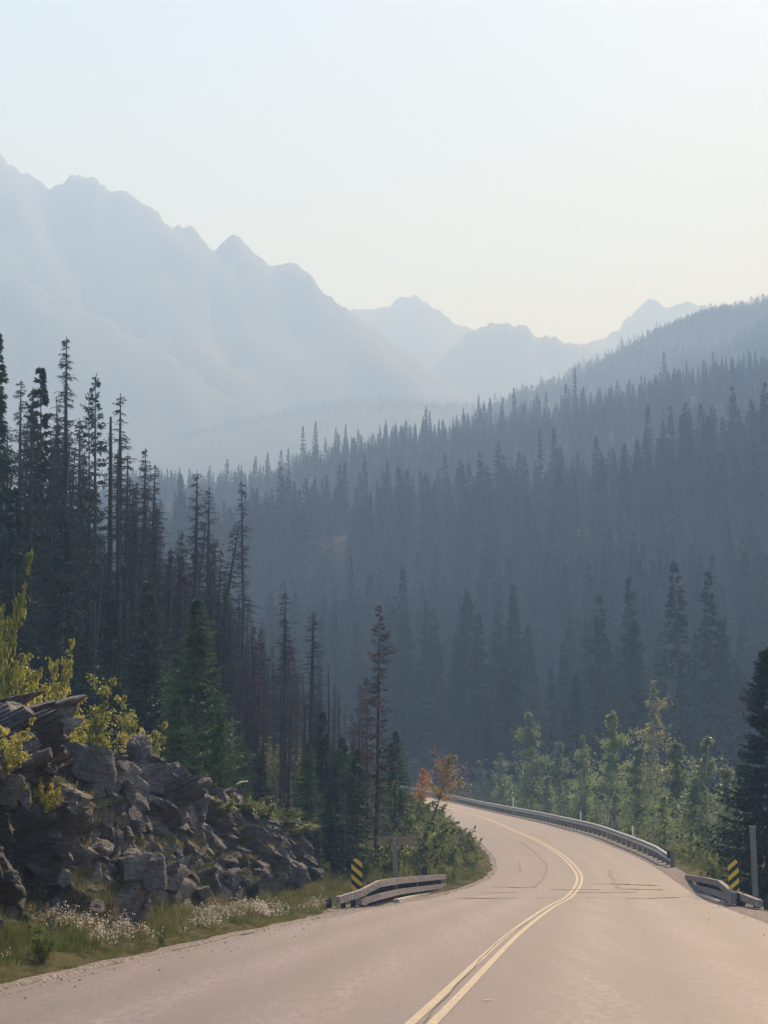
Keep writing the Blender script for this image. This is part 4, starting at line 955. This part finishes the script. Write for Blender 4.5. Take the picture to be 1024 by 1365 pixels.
# ------------------------------------------------------------------ grass, weeds, seed heads
def tuft(seed, n, h, spread, width, m, head=None):
    q = np.random.default_rng(seed)
    a = q.random(n) * 6.28; r = spread * q.random(n) ** 0.7; b = np.stack([np.cos(a) * r, np.sin(a) * r, np.zeros(n) - 0.02], 1)
    hh = h * (0.5 + 0.6 * q.random(n)); ln = np.stack([np.cos(a), np.sin(a)], 1) * (q.random(n) * 0.5 * hh)[:, None] + q.normal(size=(n, 2)) * 0.12 * hh[:, None]
    mid = b + np.stack([ln[:, 0] * .35, ln[:, 1] * .35, hh * 0.6], 1); tip = b + np.stack([ln[:, 0], ln[:, 1], hh], 1)
    sd = np.stack([-np.sin(a + 1), np.cos(a + 1), 0 * a], 1) * width
    V = np.stack([b - sd, b + sd, mid + sd * .8, mid - sd * .8, tip], 1).reshape(-1, 3); i = np.arange(n)[:, None] * 5
    F4 = np.concatenate([i, i + 1, i + 2, i + 3], 1); F3 = np.concatenate([i + 3, i + 2, i + 4], 1); fl = [F3, F4]; fm = [0] * (2 * n); ms = [m]
    if head:
        k = n * 5; c = tip[np.repeat(np.arange(n), 5)] + q.normal(size=(k, 3)) * [.02, .02, .05] - [0, 0, .04]
        d = q.normal(size=(k, 3)); d /= np.linalg.norm(d, axis=1)[:, None]
        V2, Q2 = twigs(q, c, d, np.full(k, 0.035), np.full(k, 0.013), 0); fl = [F3, F4, Q2 + len(V)]; V = np.concatenate([V, V2]); fm = fm + [1] * k; ms = [m, head]
    return mesh('tuft', V, fl, ms, False, fm)
GR = [tuft(600 + k, 34, 0.11 + 0.03 * k, 0.16, 0.0045, M['grass']) for k in range(4)]
GL = [tuft(610 + k, 26, 0.22 + 0.06 * k, 0.18, 0.005, M['grass']) for k in range(3)] + [tuft(620, 12, 0.4, 0.15, 0.004, M['stalk'])]
FL = [tuft(630 + k, 9, 0.22 + 0.05 * k, 0.14, 0.004, M['stalk'], M['fluff']) for k in range(3)]
WEED = [whole('weed', leafy(640 + k, 1, 0.5, 26, 34, 0.05, 0.05, 4), M['stalk'], M['shrub']) for k in range(3)]
def area(n, fn, y0, y1, seed, dens=None):
    q = np.random.default_rng(seed); Y = q.uniform(y0, y1, n); X = fn(Y, q.random(n)); 
    if dens is not None:
        k = dens(X, Y) > q.random(n); X, Y = X[k], Y[k]
    return np.stack([X, Y, H(X, Y)], 1)
dn = lambda X, Y: np.clip(0.75 + 1.6 * vnoise(X / 1.1, Y / 1.1, 91), 0.1, 1)
A = [area(9000, lambda Y, r: XL(Y) - 0.30 - r * (XL(Y) - XB(Y) + 0.3), 14, 80, 1, dn),
     area(9000, lambda Y, r: XL(Y) - 0.4 - r ** 1.2 * 11, 64, 135, 2, dn),
     area(5000, lambda Y, r: XR(Y) + 0.65 + r ** 1.4 * 9, 30, 70, 3, dn), area(5000, lambda Y, r: XR(Y) + 0.7 + r * 7, 66, 190, 4, dn)]
A = np.concatenate(A); q = np.random.default_rng(5)
stand('grass', A, q.uniform(0.5, 1.15, len(A)) * np.where(A[:, 0] > XL(A[:, 1]) - 0.9, 0.5, 1.0), np.full(len(A), 1.0), GR, 'dry green grass along both edges of the road', 11)
B = np.concatenate([area(2600, lambda Y, r: XL(Y) - 1.0 - r * (XL(Y) - XB(Y) - 0.4), 14, 76, 6, dn), area(2600, lambda Y, r: XL(Y) - 0.9 - r * 9, 66, 130, 7, dn), area(2400, lambda Y, r: XR(Y) + 1.0 + r * 7, 50, 150, 8, dn)])
stand('tall_grass', B, q.uniform(0.5, 1.2, len(B)), np.full(len(B), 1.0), GL, 'tall rough grass and dry stalks on the road banks', 12)
# growth on ledges of the rock face
led = []
for _ in range(9000):
    h, nrm = on_rock(q.uniform(-20, 480), q.uniform(900, 1270))
    if h is None: continue
    if vnoise(np.array([h.y / 1.8]), np.array([h.z / 0.8]), 95)[0] + 0.55 * (nrm.z if nrm else 0) - 0.16 * h.z > 0.05 and (nrm.z > 0.35 or h.z < 0.9): led.append(h[:])
led = np.array(led)
stand('ledge_grass', led, q.uniform(0.35, 0.8, len(led)), np.full(len(led), 1.1), GR + [GL[3]], 'grass growing on ledges and at the foot of the rocks', 13)
W_ = np.concatenate([area(300, lambda Y, r: XL(Y) - 1.2 - r * (XL(Y) - XB(Y) - 0.8), 16, 78, 9), area(650, lambda Y, r: XL(Y) - 0.9 - r * 9, 66, 130, 10), area(500, lambda Y, r: XR(Y) + 1.4 + r * 7, 50, 150, 12), led[::22]])
stand('weeds', W_, q.uniform(0.2, 0.55, len(W_)) * np.where(W_[:, 1] < 62, 0.5, 1.0), np.full(len(W_), 1.2), WEED, 'leafy weeds scattered through the grass of the banks', 14)
C_ = area(1000, lambda Y, r: XL(Y) - 0.85 - r ** 0.8 * np.interp(Y, [16, 24, 30, 40, 46], [1.5, 1.3, 1.0, 0.7, 0.5]), 17, 47, 13, lambda X, Y: np.clip(0.45 + 2.2 * vnoise(X / 0.6, Y / 4.0, 97), 0, 1) * np.interp(Y, [17, 22, 25, 38, 47], [0.2, 0.5, 1, 1, 0.45]))
D_ = area(140, lambda Y, r: -5.6 + (Y - 30) * 0.06 + r * 0.5, 28, 32, 17)
C_ = np.concatenate([C_, D_])
stand('seed_heads', C_, q.uniform(0.55, 1.0, len(C_)), np.full(len(C_), 1.0), FL, 'strip of pale fluffy seed heads between the rocks and the road', 15)
# undergrowth in the burned wood and behind the guard rail
U_ = area(2600, lambda Y, r: XB(Y) - 3.0 - r ** 1.1 * 26, 46, 125, 14, dn)
stand('undergrowth', U_, q.uniform(0.4, 1.3, len(U_)), q.uniform(0.9, 1.5, len(U_)), [WEED[0], WEED[1], WEED[2], GL[0]], 'dark undergrowth on the floor of the burned wood', 16)
U2 = area(1500, lambda Y, r: XR(Y) + 3.0 + r * 18, 60, 210, 15, dn)
stand('thicket', U2, q.uniform(0.6, 1.8, len(U2)), q.uniform(0.9, 1.4, len(U2)), WEED, 'low leafy thicket under the aspens', 17)

# ------------------------------------------------------------------ guard rails, posts and signs
def wprofile(h=0.31, d=0.08, t_=0.012):
    zz = np.array([-.5, -.38, -.2, -.06, .06, .2, .38, .5]) * h; xx = np.array([0.3, 1, 1, 0, 0, 1, 1, 0.3]) * d
    return [(x, z) for x, z in zip(xx, zz)] + [(x - t_ * 1.5, z) for x, z in zip(xx[::-1], zz[::-1])]
def resample(P_, step):
    P_ = np.asarray(P_, float); dl = np.r_[0, np.cumsum(np.linalg.norm(np.diff(P_, axis=0), axis=1))]
    n = max(2, int(round(dl[-1] / step)) + 1); u = np.linspace(0, dl[-1], n)
    return np.stack([np.interp(u, dl, P_[:, k]) for k in range(3)], 1)
# long rail outside the bend
gy = np.r_[np.arange(75.5, 238, 1.9)]
base = np.stack([XR(gy) + 0.25, gy, ZR(gy)], 1)
rail = base + [0, 0, 0.60]; rail[0, 2] -= 0.22; rail[1, 2] -= 0.05; rail[0, 0] += 0.25
gr = bpy.data.objects.new('guard_rail', None); link(gr); gr.location = base[0]; gr['label'] = 'long curved steel guard rail along the outside of the bend'; gr['category'] = 'guard rail'
def relme(mb, name, ms, org, smooth=False):
    mb.V = [v - np.asarray(org) for v in mb.V]; return mb.me(name, ms, smooth)
mb = MB(); mb.sweep(rail, [(-x, z) for x, z in wprofile()]); ob('rail', relme(mb, 'rail', [M['steel']], base[0]), gr)
mbp = MB(); mbp.box((0, 0, 0.22), (0.18, 0.20, 0.90)); pm = mbp.me('post', [M['timber']])
mbk = MB(); mbk.box((0, 0, 0), (0.16, 0.15, 0.32)); km = mbk.me('block', [M['dark_post']])
for k in range(0, len(base), 1):
    o = ob('post', pm, gr, loc=base[k] - base[0] + [0.27, 0, 0]); ob('spacer_block', km, gr, loc=base[k] - base[0] + [0.12, 0, 0.56])
# double rails of the bridge
def bridge_rail(name, label, ground, tops, low, side, step=0.95):
    G = resample(ground, 0.32); Tt_ = resample(tops, 0.32); root = bpy.data.objects.new(name, None); link(root); root.location = G[0]; root['label'] = label; root['category'] = 'guard rail'; root['group'] = 'double rails of the bridge'
    prof = [(-.02, -.10), (-.07, -.075), (-.07, -.035), (-.015, -.012), (-.015, .012), (-.07, .035), (-.07, .075), (-.02, .10), (.10, .10), (.10, -.10)]
    mb = MB(); mb.sweep(Tt_, [(side * x, z) for x, z in prof]); ob('top_rail', relme(mb, 'top_rail', [M['pale_rail']], G[0]), root)
    Lw = resample(low, 0.32); mb = MB(); mb.sweep(Lw, [(side * x, z * 0.9) for x, z in prof]); ob('lower_rail', relme(mb, 'lower_rail', [M['pale_rail']], G[0]), root)
    n = int(np.linalg.norm(np.diff(G, axis=0), axis=1).sum() / step)
    Pp = G[np.linspace(0, len(G) - 1, n).astype(int)]; Ptop = Tt_[np.linspace(0, len(Tt_) - 1, n).astype(int)]
    for g_, tp in zip(Pp, Ptop):
        hh = tp[2] + 0.06 + 0.3; mb = MB(); mb.box((0, 0, hh / 2 - 0.3), (0.15, 0.17, hh)); 
        ob('post', mb.me('post', [M['dark_post']]), root, loc=g_ - G[0] + [side * 0.20, 0, 0])
    return root
def line(pts): return np.array([[*gp(a, b)[:2], z] for a, b, z in pts])
Lg = line([(592, 1191, 0), (560, 1196, 0), (530, 1201, 0), (503, 1208, 0), (478, 1211, 0), (448, 1214, 0)])
bridge_rail('bridge_rail', 'double pale rail left of the road, its near end turned down in the grass', Lg,
            [(*p[:2], z) for p, z in zip(Lg, [.66, .66, .66, .66, .42, .28])], [(*p[:2], z) for p, z in zip(Lg[:5], [.30, .30, .30, .28, .18])], -1)
Rg = line([(917, 1190, 0), (940, 1196, 0), (962, 1203, 0), (980, 1209, 0)])
bridge_rail('bridge_rail', 'short double rail on the right in front of the striped marker', Rg,
            [(*p[:2], z) for p, z in zip(Rg, [.62, .62, .60, .34])], [(*p[:2], z) for p, z in zip(Rg, [.30, .29, .26, .18])], 1)
E = line([(982, 1207, 0.34), (1000, 1211, .26), (1014, 1214, .20)]); mb = MB(); mb.sweep(resample(E, .3), [(-.08, -.1), (-.08, .08), (.10, .10), (.10, -.1)])
eb = bpy.data.objects.new('rail_end', None); link(eb); eb.location = E[0]; eb['label'] = 'low pale rail end section sloping into the grass right of the striped marker'; eb['category'] = 'guard rail'
ob('rail', relme(mb, 'rail', [M['pale_rail']], E[0]), eb)
for p in (E[0], E[1], E[2]):
    mb = MB(); mb.box((0, 0, -.15), (.16, .18, .5)); ob('post', mb.me('post', [M['dark_post']]), eb, loc=p - E[0] + [0.2, 0.05, -0.02])
# bridge kerbs
for nm, pts in (('kerb', [(580, 1193), (556, 1197), (528, 1204)]), ('kerb', [(920, 1192), (940, 1198), (962, 1206)])):
    q2 = resample(line([(a, b, 0.03) for a, b in pts]), 0.5); mb = MB(); mb.sweep(q2, [(-.12, -.1), (-.10, .09), (.10, .09), (.12, -.1)]); ob(nm, mb.me(nm, [M['pale_paint']]), kind='structure')
def clip(poly, a, b, c):
    out = []
    for i in range(len(poly)):
        p, r = poly[i], poly[(i + 1) % len(poly)]; dp = a * p[0] + b * p[1] - c; dr = a * r[0] + b * r[1] - c
        if dp <= 0: out.append(p)
        if dp * dr < 0: t = dp / (dp - dr); out.append((p[0] + (r[0] - p[0]) * t, p[1] + (r[1] - p[1]) * t))
    return out
def plate(name, poly, y, th, m, parent):
    n = len(poly); V = [(x, y, z) for x, z in poly] + [(x, y + th, z) for x, z in poly]
    me_ = bpy.data.meshes.new(name); me_.from_pydata(V, [], [tuple(range(n)), tuple(range(2 * n - 1, n - 1, -1))] + [(i, i + n, (i + 1) % n + n, (i + 1) % n) for i in range(n)])
    me_.materials.append(m); return ob(name, me_, parent)
def marker(px0, px1, py0, py1, Y, sgn, label):
    a = at((px0 + px1) / 2, py1, Y); w = (px1 - px0) / F * Y * 0.98; h = at(0, py0, Y)[2] - a[2]; gz = Hs(a[0], Y)
    root = bpy.data.objects.new('hazard_marker', None); link(root); root.location = (a[0], Y, gz); root['label'] = label; root['category'] = 'road sign'; root['group'] = 'striped markers at the bridge'
    z0 = a[2] - gz; c = w * 0.28
    octo = [(-w / 2 + c, z0), (w / 2 - c, z0), (w / 2, z0 + c), (w / 2, z0 + h - c), (w / 2 - c, z0 + h), (-w / 2 + c, z0 + h), (-w / 2, z0 + h - c), (-w / 2, z0 + c)]
    plate('panel', octo, 0, 0.015, M['yellow_sheet'], root)
    sl = 0.85; sw = h / 6.6
    for k in range(-1, 5):
        o0 = z0 + k * sw * 2 + sw * (0.2 if sgn > 0 else 0.6)
        # band o0 <= z - sgn*sl*x <= o0 + sw
        pl = clip(clip(octo, sgn * sl * -1, 1, o0 + sw), sgn * sl, -1, -o0)
        if len(pl) >= 3: plate('stripe', pl, -0.004, 0.0035, M['black_sheet'], root)
    mb = MB(); mb.box((0, 0.05, (z0 + h * 0.8) / 2 - 0.1), (0.07, 0.06, z0 + h * 0.8 + 0.2)); ob('post', mb.me('post', [M['steel']]), root)
marker(468.5, 483, 1144.5, 1188, 51.5, -1, 'yellow and black striped marker at the left rail')
marker(972, 986, 1145.5, 1191, 51, 1, 'yellow and black striped marker at the right rail')
# wooden sign seen from behind
Y = 57; a = at(528.5, 1185, Y); gz = Hs(a[0], Y); top = at(526.5, 1114.5, Y)[2] - gz
rs = bpy.data.objects.new('wooden_sign', None); link(rs); rs.location = (a[0], Y, gz); rs.rotation_euler = (0, -0.03, 0); rs['label'] = 'plain brown sign board on a timber post seen from behind'; rs['category'] = 'sign'
mb = MB(); mb.box((0, 0, top / 2 - 0.15), (0.165, 0.15, top + 0.3)); ob('post', mb.me('post', [M['timber']]), rs)
mb = MB(); mb.box((0.03, 0.10, top - 0.16), (1.24, 0.045, 0.29)); ob('board', mb.me('board', [M['brown_board']]), rs)
for z in (top - .08, top - .24):
    mb = MB(); mb.tube([(0, -0.095, z), (0, -0.07, z)], 0.018, 6); ob('bolt', mb.me('bolt', [M['steel']]), rs)
def stake(name, px, py0, Y, w, m, label, cat, cap=None, d=None):
    a = at(px, py0, Y); gz = Hs(a[0], Y); h = a[2] - gz; o = bpy.data.objects.new(name, None); link(o); o.location = (a[0], Y, gz); o['label'] = label; o['category'] = cat
    mb = MB(); b = w / 2; dd = (d or w) / 2
    mb.box((0, 0, h / 2 - 0.2), (w, 2 * dd, h + 0.4)); ob('shaft', mb.me('shaft', [m]), o)
    mb = MB(); mb.box((0, 0, h + 0.016), (w * 1.12, 2.2 * dd, 0.03)); ob('cap', mb.me('cap', [cap or m]), o)
    return o
stake('post', 566, 1156, 65, 0.21, M['dark_post'], 'short dark square post behind the far end of the left rail', 'post')
stake('post', 1003, 1102, 55, 0.17, M['timber'], 'tall weathered timber post behind the marker on the right', 'post', M['pale_paint'])
for (px, py, Y, lab) in [(843.5, 1102, 94, 'nearest white marker post behind the guard rail'), (774, 1082, 116, 'middle white marker post behind the guard rail'), (684, 1063, 150, 'farthest white marker post behind the guard rail')]:
    stake('marker_post', px, py, Y, 0.10, M['white_plastic'], lab, 'marker post', d=0.03)
# fallen logs
for k, (x0, y0, x1, y1, Y, rr, lab) in enumerate([(228, 934, 254, 944, 84, 0.13, 'pale fallen log on the slope right of the green spruce'), (232, 940, 243, 950, 82, 0.08, 'short pale log piece under the longer one'), (316, 1046, 330, 1040, 70, 0.05, 'thin pale stick lying on the mossy slope'), (470, 1018, 490, 1026, 80, 0.05, 'thin fallen stem in the young spruces'), (128, 888, 137, 898, 74, 0.08, 'pale broken log end above the rocks')]):
    a_ = at(x0, y0, Y); b_ = at(x1, y1, Y + 0.8); dz = max(Hs(a_[0], Y), Hs(b_[0], Y)) 
    mb = MB(); mid = (a_ + b_) / 2; ts_ = np.linspace(0, 1, 6)[:, None]
    mb.tube(a_ + (b_ - a_) * ts_ - mid + np.sin(ts_ * 5) * [0, 0, .04], np.linspace(rr, rr * .6, 6), 8); ob('fallen_log', mb.me('fallen_log', [M['dead_pale']], True), label=lab, cat='log', loc=mid)

# ------------------------------------------------------------------ cracks and joints of the road
def road_point(px, py):
    ys = np.linspace(13, 245, 2400); Pd = at(px, py, 1.0); d = Pd - np.array([0, 0, CAMZ]); X = d[0] * ys; Z = CAMZ + d[2] * ys
    t_ = np.clip((X - XL(ys)) / (XR(ys) - XL(ys)), 0, 1); zr = ZL(ys) + (ZR(ys) - ZL(ys)) * t_
    i = int(np.argmax(Z < zr)); return np.array([X[i], ys[i], zr[i]])
def ribbon(name, pts, w, m, seed=0, wob=0.02, lift=0.012):
    q = np.random.default_rng(seed); Q = resample(np.array([road_point(*p) for p in pts]), 0.18); n = len(Q)
    T_ = np.gradient(Q, axis=0); Nn = np.stack([T_[:, 1], -T_[:, 0]], 1); Nn /= np.linalg.norm(Nn, axis=1)[:, None] + 1e-9
    off = wob * (np.convolve(q.normal(size=n + 8), np.ones(9) / 3, 'valid')); ww = w * (0.5 + q.random(n))
    t_ = np.clip((Q[:, 0] - XL(Q[:, 1])) / (XR(Q[:, 1]) - XL(Q[:, 1])), 0, 1); Q[:, 2] = ZL(Q[:, 1]) * (1 - t_) + ZR(Q[:, 1]) * t_ + lift
    A_ = Q.copy(); B_ = Q.copy(); A_[:, :2] += Nn * (off + ww / 2)[:, None]; B_[:, :2] += Nn * (off - ww / 2)[:, None]
    ob(name, mesh(name, np.stack([A_, B_], 1), grid_faces(n, 2), [m]), kind='structure')
CR = [([(565, 1365), (595, 1330), (629, 1292), (657, 1263), (685, 1241), (705, 1228)], .016, .008),
      ([(728, 1148), (729, 1160), (724, 1172), (712, 1183)], .07, .03), ([(692, 1150), (694, 1162)], .07, .02), ([(812, 1160), (817, 1172), (822, 1184)], .10, .05), ([(690, 1120), (712, 1135), (727, 1150)], .04, .02),
]
JT = [([(606, 1197.2), (640, 1197.4), (688, 1197)], .55, .05), ([(700, 1197), (745, 1197.2)], .2, .02), ([(780, 1197.2), (826, 1197)], .22, .02), ([(832, 1197.4), (870, 1197), (905, 1196.5)], .5, .05), ([(640, 1190.5), (690, 1190)], .25, .05), ([(760, 1190), (850, 1189.5)], .25, .05),
      ([(655, 1183), (715, 1182.5)], .3, .08), ([(735, 1186), (800, 1186.4)], .3, .06), ([(790, 1178), (880, 1180)], .3, .08), ([(820, 1185), (885, 1186)], .3, .08)]
for k, (pts, w, wb) in enumerate(JT): ribbon('road_joint', pts, w * 0.6, M['joint'], 60 + k, wb * 2)
for k, (pts, w, wb) in enumerate(CR): ribbon('road_crack', pts, w, M['tar'], k, wb)
ribbon('paint_mark', [(645, 1334.5), (656, 1335)], .05, M['pale_paint'], 50, 0)
# loose stones on the left edge of the asphalt
q = np.random.default_rng(77); st = MB()
for _ in range(200):
    Y = q.uniform(17, 60); sd = q.random() < 0.6; X = XL(Y) - 0.1 + abs(q.normal()) * 0.5 if sd else XR(Y) + 0.1 - abs(q.normal()) * 0.5; s_ = q.uniform(0.006, 0.018)
    st.box((X, Y, s_ * 0.4), (s_ * q.uniform(1, 1.8), s_ * 1.2, s_), q.uniform(0, 3), q.uniform(-.4, .4))
ob('loose_stones', st.me('loose_stones', [M['gravel']]), label='small loose stones scattered along the edges of the asphalt', cat='stones', kind='stuff')

# ------------------------------------------------------------------ haze
HZ = MB(); HZ.box((0, 1950, 545), (9000, 4700, 1120))
hz = HZ.me('haze'); hm = bpy.data.materials.new('haze'); hm.use_nodes = True; t = hm.node_tree
t.nodes.remove(t.nodes['Principled BSDF'])
pv = t.nodes.new('ShaderNodeVolumePrincipled'); pv.inputs['Color'].default_value = (0.365, 0.57, 1.0, 1)
pv.inputs['Density'].default_value = 0.00096; pv.inputs['Anisotropy'].default_value = 0.05; pv.inputs['Absorption Color'].default_value = (0.82, 0.70, 0.78, 1)
t.links.new(pv.outputs[0], t.nodes['Material Output'].inputs['Volume'])
hz.materials.append(hm)
ob('haze', hz, kind='stuff')
